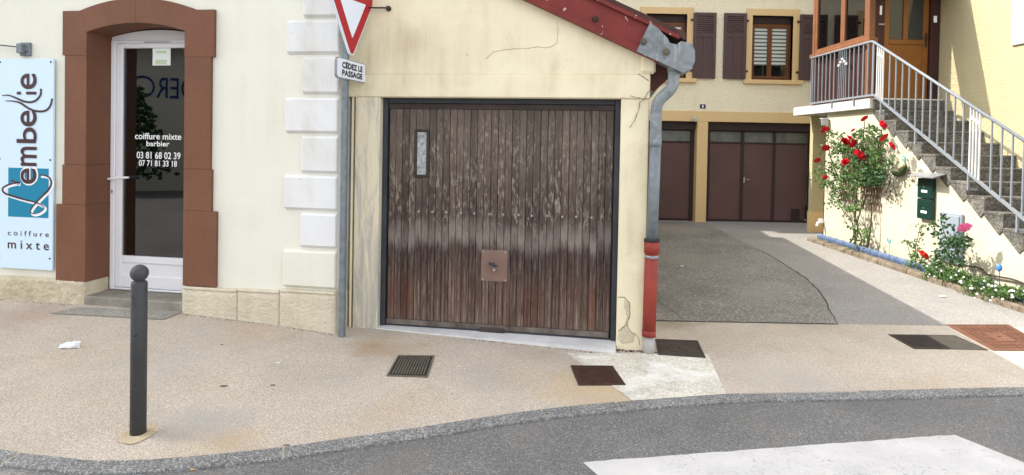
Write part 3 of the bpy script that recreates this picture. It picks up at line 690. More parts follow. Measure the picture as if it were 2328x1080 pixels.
# wall sign board
sign = empty('shop_sign', SF.world(-3.1, 0, 0.44), -SF.th, 'tall pale blue sign board with plum script lettering and a teal square', 'sign')
SX, SZ = -3.1, 0.44
def sg(u, v):      # photograph pixel on the sign -> sign coordinates
    x, z = SF.at(u, v, -0.035); return (x - SX, z - SZ)
part('board', MB().box(-0.302, 0.302, -0.034, -0.012, -0.002, 1.972, 0.002), 'sign_blue', sign)
part('spacer', MB().box(-0.22, -0.18, -0.012, 0.002, 0.1, 1.85).box(0.18, 0.22, -0.012, 0.002, 0.1, 1.85), 'dark_steel', sign)
YS = -0.0345
a, b_ = sg(19, 381), sg(110, 496); part('teal_square', MB().box(a[0], b_[0], YS - 0.0012, YS, b_[1], a[1]), 'sign_teal', sign)
st = lambda L, dx=0.0, dz=0.0: [(p[0] + dx, p[1] + dz) for p in catmull([sg(u / 3, 360 + v / 3) for u, v in L], 5)]
SW = [(128, 164), (60, 180), (20, 206), (36, 238), (110, 264), (180, 284), (250, 302), (295, 325), (300, 345), (262, 372), (222, 376), (210, 355), (240, 310), (290, 258), (330, 218), (352, 172), (342, 136), (312, 118), (272, 114)]
wl = MB().ribbon(st(SW, 0.014, -0.012), 0.026, YS - 0.0022, YS - 0.0014); wl.ribbon(st([(85, 150), (135, 172)], 0.008, -0.012), 0.03, YS - 0.0022, YS - 0.0014)
e0 = [sg(48, 380), sg(85, 420)]
text_in(wl, 'e', e0[0][0], e0[1][0], e0[1][1], e0[0][1], YS - 0.0024, True, 0.010)
part('white_outline', wl, 'sign_white', sign, fix=False)
pl = MB().ribbon(st(SW), [0.012 + 0.006 * math.sin(i * 0.11) for i in range(len(SW) * 5 - 4)], YS - 0.0048, YS - 0.0032)
pl.ribbon(st([(80, 150), (108, 162), (137, 168)]), 0.018, YS - 0.0048, YS - 0.0032)
for ch, (u0, v0, u1, v1) in {'e': (48, 383, 83, 418), 'm': (48, 334, 83, 377), 'b': (39, 290, 83, 325), 'e ': (48, 252, 83, 287), 'e  ': (48, 168, 83, 202)}.items():
    a, b_ = sg(u0, v0), sg(u1, v1); text_in(pl, ch.strip(), a[0], b_[0], b_[1], a[1], YS - 0.0042, True, 0.0035)
for u0, v0, u1, v1 in ((60, 208.5, 83, 215), (39, 208.5, 48, 215)):
    a, b_ = sg(u0, v0), sg(u1, v1); pl.box(a[0], b_[0], YS - 0.0042, YS - 0.003, b_[1], a[1])
s0 = lambda L: catmull([sg(u / 3, v / 3) for u, v in L], 5)
for L in ([(15, 652), (60, 650), (110, 668), (160, 690), (210, 697), (250, 682), (278, 645), (280, 605)], [(38, 688), (90, 690), (140, 702), (190, 735), (240, 756), (300, 758), (340, 730), (358, 672)]):
    p = s0(L); n = len(p); pl.ribbon(p, [0.006 + 0.013 * min(1, 3 * i / n) for i in range(n)], YS - 0.0042, YS - 0.003)
part('script_lettering', pl, 'sign_plum', sign, fix=False)
for t, (u0, v0, u1, v1), bo in (('c o i f f u r e', (18, 523, 111, 539), 0.0006), ('m i x t e', (18, 546, 111, 569), 0.0016)):
    a, b_ = sg(u0, v0), sg(u1, v1); part('line_of_lettering', text_in(MB(), t, a[0], b_[0], b_[1], a[1], YS - 0.0012, False, bo), 'sign_plum', sign, fix=False, kind='stuff')
for x in (-0.275, 0.275):
    for z in (0.11, 1.03, 1.94): part('screw', MB().disc_y(x, z, 0.009, YS - 0.003, YS), 'dark_steel', sign)
# steel bracket and its stay rod above the sign
br = empty('wall_bracket', SF.world(-3.118, 0, 2.44), -SF.th, 'small grey steel wall bracket holding a thin rod above the sign board', 'bracket')
part('plate', MB().box(-0.055, 0.055, -0.03, 0.0, 0.0, 0.125, 0.006), 'galvanised', br)
part('lug', MB().box(-0.045, 0.015, -0.075, -0.03, 0.02, 0.11, 0.006).disc_y(0.03, 0.065, 0.02, -0.04, -0.03), 'galvanised', br)
part('rod', MB().tube([(-0.01, -0.06, 0.075), (-0.33, -0.06, 0.105), (-1.3, -0.06, 0.2)], 0.0055, 6), 'dark_steel', br)

# ================================================================== TIMBER-DOOR GARAGE
gar = empty('garage_building', (GF.o[0], GF.o[1], 0), -GF.th, 'low cream garage with weathered wooden door and red roof edge', 'garage')
RL = lambda x: 2.924 - 0.4757 * (x + 0.837)          # underside of the sloping red edge board
xl = -2.40
mb = MB(); mb.prism([(xl, 2.295), (0.232, 2.295), (0.232, RL(0.232) + 0.06), (xl, RL(xl) + 0.06)], 0.0, 0.2)
mb.prism([(xl, 2.090), (0.228, 2.090), (0.228, 2.295), (xl, 2.295)], 0.005, 0.2)
mb.box(0.03, 0.23, 0.15, 7.5, -0.05, 2.5).box(xl, 0.23, 7.5, 7.7, -0.05, 2.5)
part('wall', mb, 'garage_cream', gar)
part('lintel', MB().box(xl + 0.01, 0.234, -0.014, 0.19, 2.092, 2.292, 0.008), 'garage_cream', gar)
mb = MB(); mb.box(0.0, 0.231, 0.0, 0.22, -0.05, 2.091, 0.006); part('right_post', mb, 'garage_cream', gar)
part('left_post', MB().box(-2.325, -2.094, -0.012, 0.2, -0.02, 2.0915, 0.010), 'flaking_post_paint', gar)
part('joint_strip', MB().box(-2.362, -2.342, 0.0, 0.2, -0.02, 2.09, 0.004), 'garage_cream', gar)
part('joint_gap', MB().box(-2.345, -2.320, 0.03, 0.2, -0.02, 2.09), 'iron_gap', gar)
# cracks in the render
def ck(L, wd=0.006, y=-0.0025):
    p = [GF.at(u, v) for u, v in L]; q = []
    for i in range(len(p) - 1):
        for k in range(4):
            t = k / 4; q.append((p[i][0] + (p[i + 1][0] - p[i][0]) * t + random.uniform(-.004, .004), p[i][1] + (p[i + 1][1] - p[i][1]) * t + random.uniform(-.004, .004)))
    q.append(p[-1]); return MB().ribbon(q, [wd * random.uniform(0.5, 1.3) for _ in q], y, y + 0.004)
part('crack', ck([(1267, 48), (1268, 72), (1266, 98), (1252, 107), (1238, 108), (1222, 106), (1196, 110), (1160, 112), (1120, 118), (1105, 135)], 0.0034), 'crack_soft', gar)
for L, wd in (([(1478, 205), (1470, 215), (1466, 226), (1455, 232), (1452, 250), (1445, 270), (1432, 290)], 0.006), ([(1455, 222), (1445, 222), (1432, 218)], 0.004), ([(1452, 168), (1462, 176), (1474, 184)], 0.006),
              ([(1405, 675), (1420, 676), (1432, 690), (1432, 720), (1425, 738), (1412, 748), (1405, 752)], 0.006), ([(1425, 738), (1432, 752), (1450, 765), (1455, 785)], 0.004)):
    part('crack', ck(L, wd, -0.0165 if L[0][1] < 224 and L[0][1] > 160 else -0.0025), 'crack_dark', gar)
bp = [GF.at(u, v) for u, v in ((1420, 680), (1430, 690), (1431, 715), (1424, 736), (1432, 750), (1444, 760), (1440, 778), (1415, 782), (1404, 770), (1408, 752), (1420, 738), (1425, 720), (1418, 695))]
part('broken_render', MB().prism(bp, -0.0022, 0.01), 'rough_stone', gar)
# threshold wedge
mb = MB(); a = [(-2.09, 0.042), (0.0, 0.06), (0.0, -0.10), (-2.09, -0.02)]
V = [(-2.093, -0.02, 0.047), (-0.002, -0.115, 0.028), (-0.002, 0.2, 0.050), (-2.093, 0.2, 0.050), (-2.093, -0.022, -0.02), (-0.002, -0.12, -0.09), (-0.002, 0.2, -0.09), (-2.093, 0.2, -0.09)]
mb.add(V, [(0, 1, 2, 3), (0, 4, 5, 1), (1, 5, 6, 2), (3, 2, 6, 7), (0, 3, 7, 4), (4, 7, 6, 5)]); part('threshold', mb, 'threshold', gar)
# the up-and-over door
YG = 0.10
fr = MB(); fr.box(-2.092, -2.050, 0.06, 0.2, 0.05, 2.09, 0.004).box(-0.045, -0.002, 0.06, 0.2, 0.05, 2.09, 0.004).box(-2.05, -0.045, 0.07, 0.2, 2.045, 2.09, 0.004)
fr.box(-2.05, -0.045, YG + 0.02, 0.2, 0.05, 2.045)
gd = part('garage_door', fr, 'dark_steel', gar)
part('top_rail', MB().box(-2.048, -0.048, YG - 0.012, YG + 0.02, 1.995, 2.044, 0.004), 'dark_wood', gd)
part('bottom_rail', MB().box(-2.045, -0.06, YG - 0.022, YG + 0.02, 0.062, 0.108, 0.006), 'grey_wood', gd)
part('bottom_angle', MB().box(-2.05, -0.05, YG - 0.016, YG + 0.02, 0.046, 0.0605, 0.002), 'dark_steel', gd)
npl = 32; x0, x1 = -2.040, -0.055; wp = (x1 - x0) / npl
pmesh = None
for i in range(npl):
    xa = x0 + wp * i
    if pmesh is None:
        o = part('plank', MB().box(-wp / 2 + 0.0016, wp / 2 - 0.0016, -0.009, 0.02, 0.1085, 1.9945, 0.0045), 'weathered_planks', gd); pmesh = o
    else: o = inst(pmesh, 'plank', gd)
    o.location = (xa + wp / 2, YG + random.uniform(-0.0022, 0.0022), 0)
    o.rotation_euler = (0, random.uniform(-0.0006, 0.0006), 0)
wn_ = MB(); frame_ring(wn_, -1.805, -1.668, 1.385, 1.815, 0.026, YG - 0.022, YG, 0.005)
part('window_frame', wn_, 'dark_wood', gd)
part('window_pane', MB().box(-1.782, -1.69, YG - 0.0125, YG - 0.010, 1.408, 1.792), 'frosted', gd)
part('lock_plate', MB().box(-1.180, -0.945, YG - 0.014, YG - 0.008, 0.492, 0.768, 0.003), 'plate_brown', gd)
hd = MB(); hd.tube([(-1.07, YG - 0.014, 0.645), (-1.07, YG - 0.05, 0.645)], 0.012, 8).tube([(-1.105, YG - 0.05, 0.658), (-1.035, YG - 0.055, 0.634)], 0.011, 8)
part('turn_handle', hd, 'dark_steel', gd)
part('lock_cylinder', MB().disc_y(-1.063, 0.595, 0.013, YG - 0.022, YG - 0.013), 'screw', gd)
for x, z in ((-1.165, 0.508), (-0.96, 0.508), (-0.965, 0.752), (-1.165, 0.752)): part('plate_screw', MB().disc_y(x, z, 0.009, YG - 0.018, YG - 0.013, 8), 'screw', gd)
for k in range(13):
    x = -1.752 + k * (1.752 - 0.225) / 12 + random.uniform(-0.008, 0.008)
    part('bolt', MB().disc_y(x, 1.084 + random.uniform(-.004, .004), 0.0105, YG - 0.016, YG - 0.008, 8), 'screw', gd)
part('pull_handle', MB().box(-1.185, -0.96, YG - 0.045, YG - 0.022, 0.052, 0.088, 0.008), 'dark_wood', gd)
# roof with its red edge board, zinc end cap
roof = MB(); xe = 0.50
roof.prism([(xl - 0.4, RL(xl - 0.4) + 0.27), (xe, RL(xe) + 0.27), (xe, RL(xe) + 0.33), (xl - 0.4, RL(xl - 0.4) + 0.33)], -0.10, 7.8)
rf = part('roof', roof, 'roof_tile', gar)
eb = MB(); xr = 0.30
eb.prism([(xl - 0.4, RL(xl - 0.4)), (xr, RL(xr)), (xr, RL(xr) + 0.285), (xl - 0.4, RL(xl - 0.4) + 0.285)], -0.07, -0.035)
eb.prism([(xl - 0.4, RL(xl - 0.4) - 0.004), (xr, RL(xr) - 0.004), (xr, RL(xr) + 0.052), (xl - 0.4, RL(xl - 0.4) + 0.052)], -0.088, -0.0)
eb.prism([(xl - 0.4, RL(xl - 0.4) + 0.255), (xr + .15, RL(xr + .15) + 0.255), (xr + .15, RL(xr + .15) + 0.288), (xl - 0.4, RL(xl - 0.4) + 0.288)], -0.105, -0.0)
part('edge_board', eb, 'red_oxide', rf)
for u, v in ((1353, 44),):
    x, z = GF.at(u, v, -0.07); part('edge_bolt', MB().disc_y(x, z, 0.030, -0.074, -0.069, 14).disc_y(x, z, 0.014, -0.09, -0.07, 6), 'rust_brown', rf)
cp = [GF.at(u, v, -0.1) for u, v in ((1477, 53), (1447, 117), (1553, 166), (1572, 158), (1580, 138), (1579, 115), (1572, 99), (1548, 94), (1538, 102), (1522, 98), (1518, 88), (1508, 78), (1495, 64))]
cap = part('zinc_cap', MB().prism(cp, -0.115, 0.10), 'zinc', rf)
lip = [GF.at(u, v, -0.1) for u, v in ((1456, 104), (1448, 118), (1554, 167), (1566, 157))]
part('cap_fold', MB().prism(lip, -0.128, -0.113), 'zinc', rf)
for u, v in ((1463, 95), (1515, 118)):
    x, z = GF.at(u, v, -0.115); part('cap_bolt', MB().disc_y(x, z, 0.030, -0.121, -0.114, 16).disc_y(x, z, 0.017, -0.136, -0.12, 6), 'iron_grey', rf)
part('gutter', MB().prism([(0.40 + 0.085 * math.cos(t), 2.46 + 0.085 * math.sin(t)) for t in [math.pi + i * math.pi / 10 for i in range(11)]] + [(0.475, 2.462), (0.40 + 0.07, 2.455)] + [(0.40 + 0.075 * math.cos(t), 2.46 + 0.075 * math.sin(t)) for t in [2 * math.pi - i * math.pi / 10 for i in range(11)]], 0.10, 7.7), 'zinc', rf)
part('corbel', MB().box(0.155, 0.275, -0.02, 0.2, 2.30, 2.46, 0.02), 'garage_cream', gar)
part('rafter_end', MB().prism([(0.27, 2.16), (0.42, 2.30), (0.42, 2.40), (0.24, 2.46), (0.235, 2.20)], 0.06, 0.16), 'rafter_brown', gar)
hk = empty('wall_hook', GF.world(-2.03, 0, 2.82), -GF.th, 'short rusty iron hook fixed in garage wall beside the give way sign', 'hook')
part('rosette', MB().disc_y(0, 0.047, 0.024, -0.014, 0.0, 8), 'rust_dark', hk)
part('shank', MB().tube([(0, -0.01, 0.047), (-0.02, -0.05, 0.045), (-0.17, -0.055, 0.047)], 0.008, 6).disc_y(0.0, 0.05, 0.018, -0.035, -0.02, 6), 'rust_dark', hk)

# drainpipe in front of the right post
def gp(u, v, y): x, z = GF.at(u, v, y); return (x, y, z)
dp = empty('drainpipe', GF.world(0.29, -0.03, 0), -GF.th, 'zinc drainpipe with red lower sleeve running down the garage corner', 'drainpipe')
DX, DY = 0.29, -0.03
def dl(p): return (p[0] - DX, p[1] - DY, p[2])
up = [(1532, 150), (1531, 185), (1524, 203), (1511, 216), (1498, 230), (1492, 250), (1491, 275), (1490, 330)]
path = catmull([dl(gp(u, v, -0.035)) for u, v in up], 5)
pt = part('elbow', MB().tube(path, 0.0475, 16), 'zinc', dp, True)
low = dl(gp(1482, 548, -0.035)); top = path[-1]
part('pipe', MB().tube([top, low], 0.046, 16), 'galvanised', dp, True)
part('joint_ring', MB().tube([(top[0], top[1], top[2] - 0.01), (top[0], top[1], top[2] + 0.05)], 0.0495, 16), 'zinc', dp, True)
part('outlet', MB().tube([dl(gp(1533, 130, -0.035)), dl(gp(1532, 165, -0.035))], [0.06, 0.052], 16), 'zinc', dp, True)
foot = dl(gp(1475, 764, -0.035)); base = dl(gp(1474.5, 794, -0.035))
part('red_sleeve', MB().tube([(low[0], low[1], low[2] + 0.005), foot], 0.054, 16), 'red_pipe', dp, True)
part('red_socket', MB().tube([(low[0], low[1], low[2]), (low[0], low[1], low[2] - 0.10)], 0.0625, 16), 'red_pipe', dp, True)
part('rubber_ring', MB().tube([(low[0], low[1], low[2] + 0.018), (low[0], low[1], low[2] - 0.004)], 0.0645, 16), 'black_rubber', dp, True)
part('clamp', MB().tube([(low[0], low[1], low[2] - 0.115), (low[0], low[1], low[2] - 0.14)], 0.058, 16), 'sheet_metal', dp, True)
part('clamp_screw', MB().box(low[0] - 0.014, low[0] + 0.014, low[1] - 0.075, low[1] - 0.05, low[2] - 0.136, low[2] - 0.118, 0.003), 'sheet_metal', dp)
part('foot_joint', MB().tube([(foot[0], foot[1], foot[2] + 0.05), (foot[0], foot[1], foot[2])], 0.057, 16), 'red_pipe', dp, True)
part('foot_pipe', MB().tube([(foot[0], foot[1], foot[2] + 0.01), (base[0], base[1], -0.04)], 0.049, 16), 'grey_pvc', dp, True)

# ================================================================== REAR HOUSE
YR = 14.47
rear = empty('rear_house', (4.3, YR, 0), 0, 'rough rendered house with brown shutters and two garage openings behind the driveway', 'house')
def wpart(name, mb, mat, parent, **k): return part(name, mb, mat, parent, world=True, **k)
wx = [(2.98, 3.90), (5.38, 6.30)]; wz0, wz1 = 3.25, 4.70
mb = MB()
mb.box(0.4, 9.5, YR, YR + 0.3, 2.50, wz0).box(0.4, 9.5, YR, YR + 0.3, wz1, 5.25)
mb.box(0.4, wx[0][0], YR, YR + 0.3, wz0, wz1).box(wx[0][1], wx[1][0], YR, YR + 0.3, wz0, wz1).box(wx[1][1], 9.5, YR, YR + 0.3, wz0, wz1)
mb.box(0.4, 2.2, YR, YR + 0.3, -0.05, 2.5).box(6.95, 9.5, YR, YR + 0.3, -0.05, 2.5)
mb.box(0.4, 9.5, YR + 6, YR + 6.3, -0.05, 5.25).box(0.4, 0.7, YR + 0.3, YR + 6, -0.05, 5.25).box(9.2, 9.5, YR + 0.3, YR + 6, -0.05, 5.25)
wpart('wall', mb, 'rear_render', rear)
wpart('roof', MB().prism([(YR - 0.12, 5.25), (YR + 3.15, 7.2), (YR + 6.6, 5.15), (YR + 6.6, 5.35), (YR + 3.15, 7.4), (YR - 0.12, 5.45)], 0.1, 9.8, 'x'), 'roof_tile', rear)
wpart('lintel_band', MB().box(2.19, 6.96, YR - 0.015, YR + 0.29, 2.285, 2.522, 0.005), 'ochre_trim', rear)
wpart('pillar', MB().box(4.186, 4.430, YR - 0.012, YR + 0.28, -0.02, 2.284, 0.006), 'ochre_trim', rear)
YP = YR + 0.22
for x0, x1, cols, tr in ((2.2, 4.187, [(2.3, 3.2), (3.2, 4.10)], True), (4.430, 6.95, [(4.56, 5.28), (5.33, 6.02), (6.06, 6.78)], False)):
    g = MB(); g.box(x0, x1, YP - 0.10, YP + 0.12, 2.10, 2.284).box(x0, x0 + 0.12, YP - 0.02, YP + 0.10, 0.0, 2.10, 0.006).box(x1 - 0.09, x1, YP - 0.02, YP + 0.10, 0.0, 2.10, 0.006)
    g.box(x0 + 0.12, x1 - 0.09, YP - 0.01, YP + 0.08, 1.80, 1.835, 0.004).box(x0 + 0.12, x1 - 0.09, YP + 0.02, YP + 0.08, 2.07, 2.10).box(x0 + 0.12, x1 - 0.09, YP + 0.03, YP + 0.08, 0.0, 0.05)
    for (a, b_), (c, d) in zip(cols[:-1], cols[1:]): g.box(b_ - 0.012, c + 0.012, YP - 0.005, YP + 0.08, 0.02, 2.08, 0.004)
    gdo = wpart('garage_doors', g, 'dark_brown', rear)
    for a, b_ in cols:
        wpart('panel', MB().box(a, b_, YP + 0.012, YP + 0.05, 0.045, 1.80, 0.004), 'garage_brown', gdo)
        wpart('transom_pane', MB().box(a, b_, YP + 0.02, YP + 0.03, 1.835, 2.07), 'transom_glass', gdo)
    if not tr:
        wpart('lever_handle', MB().tube([(5.36, YP - 0.0, 0.98), (5.36, YP - 0.05, 0.98), (5.46, YP - 0.05, 0.975)], 0.012, 6).box(5.345, 5.375, YP + 0.0, YP + 0.012, 0.90, 1.03), 'chrome', gdo)
        wpart('cat_flap', MB().box(6.46, 6.66, YP + 0.004, YP + 0.012, 0.06, 0.32), 'dark_brown', gdo)
for (x0, x1) in wx:
    s_ = MB(); t = 0.145
    s_.box(x0 - t, x0, YR - 0.02, YR + 0.16, wz0, wz1 + t + 0.01, 0.004).box(x1, x1 + t, YR - 0.02, YR + 0.16, wz0, wz1 + t + 0.01, 0.004).box(x0, x1, YR - 0.018, YR + 0.16, wz1, wz1 + t + 0.006, 0.004)
    wpart('window_surround', s_, 'ochre_trim', rear)
    wpart('window_sill', MB().box(x0 - 0.19, x1 + 0.23, YR - 0.09, YR + 0.17, wz0 - 0.095, wz0 - 0.002, 0.008), 'ochre_trim', rear)
    wf = MB(); yf = YR + 0.10
    wf.box(x0, x1, yf, yf + 0.07, wz1 - 0.16, wz1 - 0.001)
    win = wpart('window', wf, 'dark_brown', rear)
    cf = MB(); frame_ring(cf, x0 + 0.001, x1 - 0.001, wz0 + 0.001, wz1 - 0.17, 0.045, yf, yf + 0.06, 0.004)
    xm = (x0 + x1) / 2 - 0.02
    frame_ring(cf, x0 + 0.046, xm, wz0 + 0.05, wz1 - 0.215, 0.045, yf - 0.01, yf + 0.05, 0.004); frame_ring(cf, xm + 0.004, x1 - 0.046, wz0 + 0.05, wz1 - 0.215, 0.045, yf - 0.01, yf + 0.05, 0.004)
    wpart('casement', cf, 'window_wood', win)
    for a, b_ in ((x0 + 0.09, xm - 0.045), (xm + 0.049, x1 - 0.09)):
        wpart('pane', MB().box(a, b_, yf + 0.02, yf + 0.026, wz0 + 0.095, wz1 - 0.26), 'clear_glass', win)
        n = 10; hs_ = (wz1 - 0.26 - (wz0 + 0.34)) / n
        for k in range(n):
            zt = wz1 - 0.262 - k * hs_
            wpart('blind_strip', MB().box(a, b_, yf + 0.032, yf + 0.035, zt - hs_ * 0.62, zt), 'blind_white', win)
        wpart('blind_backing', MB().box(a, b_, yf + 0.04, yf + 0.045, wz0 + 0.34, wz1 - 0.26), 'blind_dark', win)
        wpart('dark_room_behind', MB().box(a - 0.02, b_ + 0.02, yf + 0.35, yf + 0.4, wz0, wz1), 'dark_room', win)
    for sx, hinge in ((x0 - 0.155 - 0.50, x0 - 0.12), (x1 + 0.14, x1 + 0.10)):
        sw = 0.51; sh = MB(); z0, z1 = 3.255, 4.735; ys = YR - 0.065
        sh.box(sx, sx + 0.075, ys, ys + 0.035, z0, z1, 0.004).box(sx + sw - 0.075, sx + sw, ys, ys + 0.035, z0, z1, 0.004)
        for za, zb in ((z0, z0 + 0.12), (z0 + 0.93, z0 + 1.03), (z1 - 0.075, z1)): sh.box(sx + 0.075, sx + sw - 0.075, ys, ys + 0.035, za, zb, 0.004)
        sh.box(sx + 0.075, sx + sw - 0.075, ys + 0.014, ys + 0.03, z0 + 0.12, z0 + 0.93).box(sx + sw / 2 - 0.03, sx + sw / 2 + 0.03, ys + 0.002, ys + 0.03, z0 + 0.12, z0 + 0.93, 0.004)
        so = wpart('shutter', sh, 'shutter_brown', rear)
        for k in range(8):
            z = z0 + 1.045 + k * 0.0465
            wpart('louvre', MB().prism([(ys + 0.002, z), (ys + 0.008, z), (ys + 0.034, z + 0.042), (ys + 0.028, z + 0.042)], sx + 0.075, sx + sw - 0.075, 'x'), 'shutter_brown', so)
        for z in (3.42, 4.56): wpart('hinge', MB().box(min(hinge, sx + 0.02), max(hinge, sx + sw - 0.02) if hinge > sx else sx + 0.03, ys + 0.036, YR - 0.02, z, z + 0.025).disc_y(hinge, z + 0.012, 0.025, ys, YR - 0.021, 8), 'dark_brown', so)
nb = empty('house_number', (4.30, YR, 2.578), 0, 'small navy blue enamel house number plate above the garages', 'number plate')
part('plate', MB().box(-0.066, 0.066, -0.008, 0.0, 0.0, 0.097, 0.003), 'enamel_navy', nb)
part('digit', text_in(MB(), '1', -0.014, 0.014, 0.02, 0.078, -0.0095), 'lettering_white', nb, fix=False)
X, Z = onY(1578, 272, YR - 0.06)
lm = empty('wall_spotlight', (X, YR - 0.013, Z), 0, 'small silver spotlight fixed below the ochre band between the garages', 'spotlight')
part('head', MB().lathe([(0.02, -0.05), (0.045, -0.045), (0.05, 0.02), (0.03, 0.05)], (0, -0.09), 12), 'lamp_grey', lm)
part('arm', MB().tube([(0, 0.0, 0.05), (0, -0.06, 0.06), (0, -0.09, 0.03)], 0.012, 6), 'lamp_grey', lm)

# ================================================================== HOUSE WITH THE OUTSIDE STAIRS
XW = 5.90; XH = 7.0
hou = empty('stair_house', (6.4, 9.5, 0), 0, 'pale house with outside stone stairs, brown timber veranda and sunlit cream stair wall', 'house')
RISE, TREAD = 0.172, 0.3125
def st_n(k): return 7.286 + TREAD * k, 0.806 + RISE * k        # nosing of step k
def diag(y): return 0.806 + (y - 7.598) * RISE / TREAD - 0.016
mb = MB()
mb.prism([(12.0, -0.05), (12.0, 2.385), (10.36, 2.385), (10.36, diag(10.36)), (6.2, diag(6.2)), (6.2, -0.05)], XW, XH - 0.01, 'x')
wpart('stair_wall', mb, 'wall_cream', hou)
wpart('house_wall', MB().box(XH, XH + 0.3, 6.3, 13.3, -0.05, 6.2).box(XH + 0.3, 13, 6.3, 6.6, -0.05, 6.2), 'house_beige', hou)
wpart('roof', MB().box(XH - 0.15, 13.4, 5.9, 13.6, 6.2, 6.4), 'roof_tile', hou)
wpart('white_panel', MB().box(XH - 0.03, XH, 8.1, onX(2299, 60, XH - 0.03)[0], onX(2299, 104, XH - 0.03)[1], 4.9, 0.004), 'white_render', hou)
for k in range(-4, 10):
    y, z = st_n(k)
    s_ = MB().prism([(y + 0.012, z - RISE - 0.03), (y + 0.012, z - 0.04), (y + TREAD + 0.01, z - 0.04), (y + TREAD + 0.01, diag(y + TREAD) - 0.05), (y + 0.08, diag(y) - 0.08)], XW - 0.016, XH - 0.006, 'x')
    so = wpart('step', s_, 'step_concrete', hou)
    wpart('tread', MB().box(XW - 0.022, XH - 0.005, y, y + TREAD + 0.008, z - 0.04, z, 0.006), 'step_concrete', so)
wpart('landing', MB().box(5.80, XH, 10.39, 13.2, 2.385, 2.553, 0.006), 'white_render', hou)
wpart('landing_end', MB().box(5.86, XH - 0.004, 10.36, 10.388, 2.36, 2.53), 'step_concrete', hou)
# ground floor set back under the veranda
xs, _ = onY(1846, 400, 13.07)
wpart('recessed_wall', MB().box(xs, XH + 0.2, 13.07, 13.20, -0.05, 2.385), 'house_beige', hou)
wpart('recessed_plinth', MB().box(xs - 0.012, XH, 13.055, 13.21, -0.05, 0.42), 'ochre_trim', hou)
wpart('corner_pipe', MB().tube([(XW + 0.02, 12.03, 0.0), (XW + 0.02, 12.03, 2.38)], 0.022, 8), 'veranda_dark', hou)
# veranda
XV = 5.85; VF = 10.55; VB = 13.0; VT = 4.95
ver = wpart('veranda_frame', MB().box(XV, XV + 0.10, VF, VF + 0.10, 2.553, VT, 0.006).box(XV, XV + 0.10, 12.46, 12.55, 2.553, VT, 0.006).box(XV, XV + 0.1, VF, 12.55, VT - 0.12, VT, 0.006)
            .box(XV - 0.03, XV + 0.12, VF - 0.06, 12.60, 3.475, 3.555, 0.008), 'veranda_wood', hou)
n = 15
for k in range(n):
    a = VF + 0.1 + (12.46 - VF - 0.1) * k / n; b_ = VF + 0.1 + (12.46 - VF - 0.1) * (k + 1) / n
    wpart('board', MB().box(XV + 0.03, XV + 0.055, a + 0.003, b_ - 0.003, 2.555, 3.474, 0.004), 'veranda_dark', ver)
ym = onX(1914, 60, XV)[0]
for a, b_ in ((VF + 0.10, ym), (ym, 12.46)):
    sh = MB(); z0, z1 = 3.558, VT - 0.122; t = 0.07
    sh.box(XV + 0.01, XV + 0.08, a, a + t, z0, z1, 0.005).box(XV + 0.01, XV + 0.08, b_ - t, b_, z0, z1, 0.005).box(XV + 0.01, XV + 0.08, a + t, b_ - t, z0, z0 + t, 0.005).box(XV + 0.01, XV + 0.08, a + t, b_ - t, z1 - t, z1, 0.005)
    wpart('sash', sh, 'veranda_wood', ver)
    wpart('pane', MB().box(XV + 0.04, XV + 0.046, a + t, b_ - t, z0 + t, z1 - t), 'door_glass', ver)
wpart('back_wall', MB().box(XV + 0.1, XH, 12.46, 12.56, 2.553, VT), 'veranda_dark', ver)
wpart('roof_slab', MB().box(5.7, XH, 10.5, 13.0, VT + 0.002, VT + 0.12, 0.01), 'veranda_wood', ver)
wpart('shade_canopy', MB().box(4.85, XH, 9.95, 10.50, 4.36, 4.42, 0.006), 'veranda_wood', hou)  # unseen canopy, added to cast the slanted shadow on the house wall
xd0, xd1 = onY(2011, 100, VF)[0], onY(2112, 100, VF)[0]
wpart('side_post', MB().box(XV + 0.101, xd0 - 0.002, VF + 0.01, VF + 0.1, 2.553, VT, 0.004), 'veranda_dark', hou)
wpart('side_post', MB().box(xd1 + 0.002, XH - 0.002, VF - 0.03, VF + 0.1, 2.36, VT, 0.004), 'veranda_dark', hou)
df = MB(); zb = 3.545; xm = (xd0 + xd1) / 2 - 0.01
df.box(xd0, xd0 + 0.085, VF + 0.02, VF + 0.08, 2.56, VT, 0.005).box(xd1 - 0.085, xd1, VF + 0.02, VF + 0.08, 2.56, VT, 0.005)
df.box(xd0 + 0.085, xd1 - 0.085, VF + 0.02, VF + 0.08, zb - 0.08, zb, 0.005).box(xd0 + 0.085, xd1 - 0.085, VF + 0.02, VF + 0.08, 2.56, 2.66, 0.005).box(xm - 0.04, xm + 0.04, VF + 0.02, VF + 0.08, zb, VT, 0.005)
df.box(xd0 + 0.085, xd1 - 0.085, VF + 0.04, VF + 0.06, 2.66, zb - 0.08)
dr = wpart('front_door', df, 'door_oak', hou)
for a, b_ in ((xd0 + 0.085, xm - 0.04), (xm + 0.04, xd1 - 0.085)): wpart('pane', MB().box(a, b_, VF + 0.045, VF + 0.052, zb, VT), 'window_pane', dr)
wpart('door_handle', MB().box(xd1 - 0.06, xd1 - 0.025, VF + 0.01, VF + 0.02, 3.42, 3.66, 0.004).tube([(xd1 - 0.043, VF + 0.01, 3.57), (xd1 - 0.043, VF - 0.04, 3.57), (xd1 - 0.15, VF - 0.04, 3.565)], 0.009, 6), 'dark_brown', dr)
X, Z = onY(2003, 24, VF); part('thermometer', MB().box(X - 0.018 - 6.4, X + 0.018 - 6.4, VF - 9.5 - 0.002, VF - 9.5 + 0.009, Z - 0.07, Z + 0.08, 0.003), 'paper', hou)
X, Z = onY(2005, 55, VF); wpart('name_plaque', MB().box(X - 0.05, X + 0.05, VF - 0.002, VF + 0.009, Z - 0.013, Z + 0.013, 0.004), 'screw', hou)
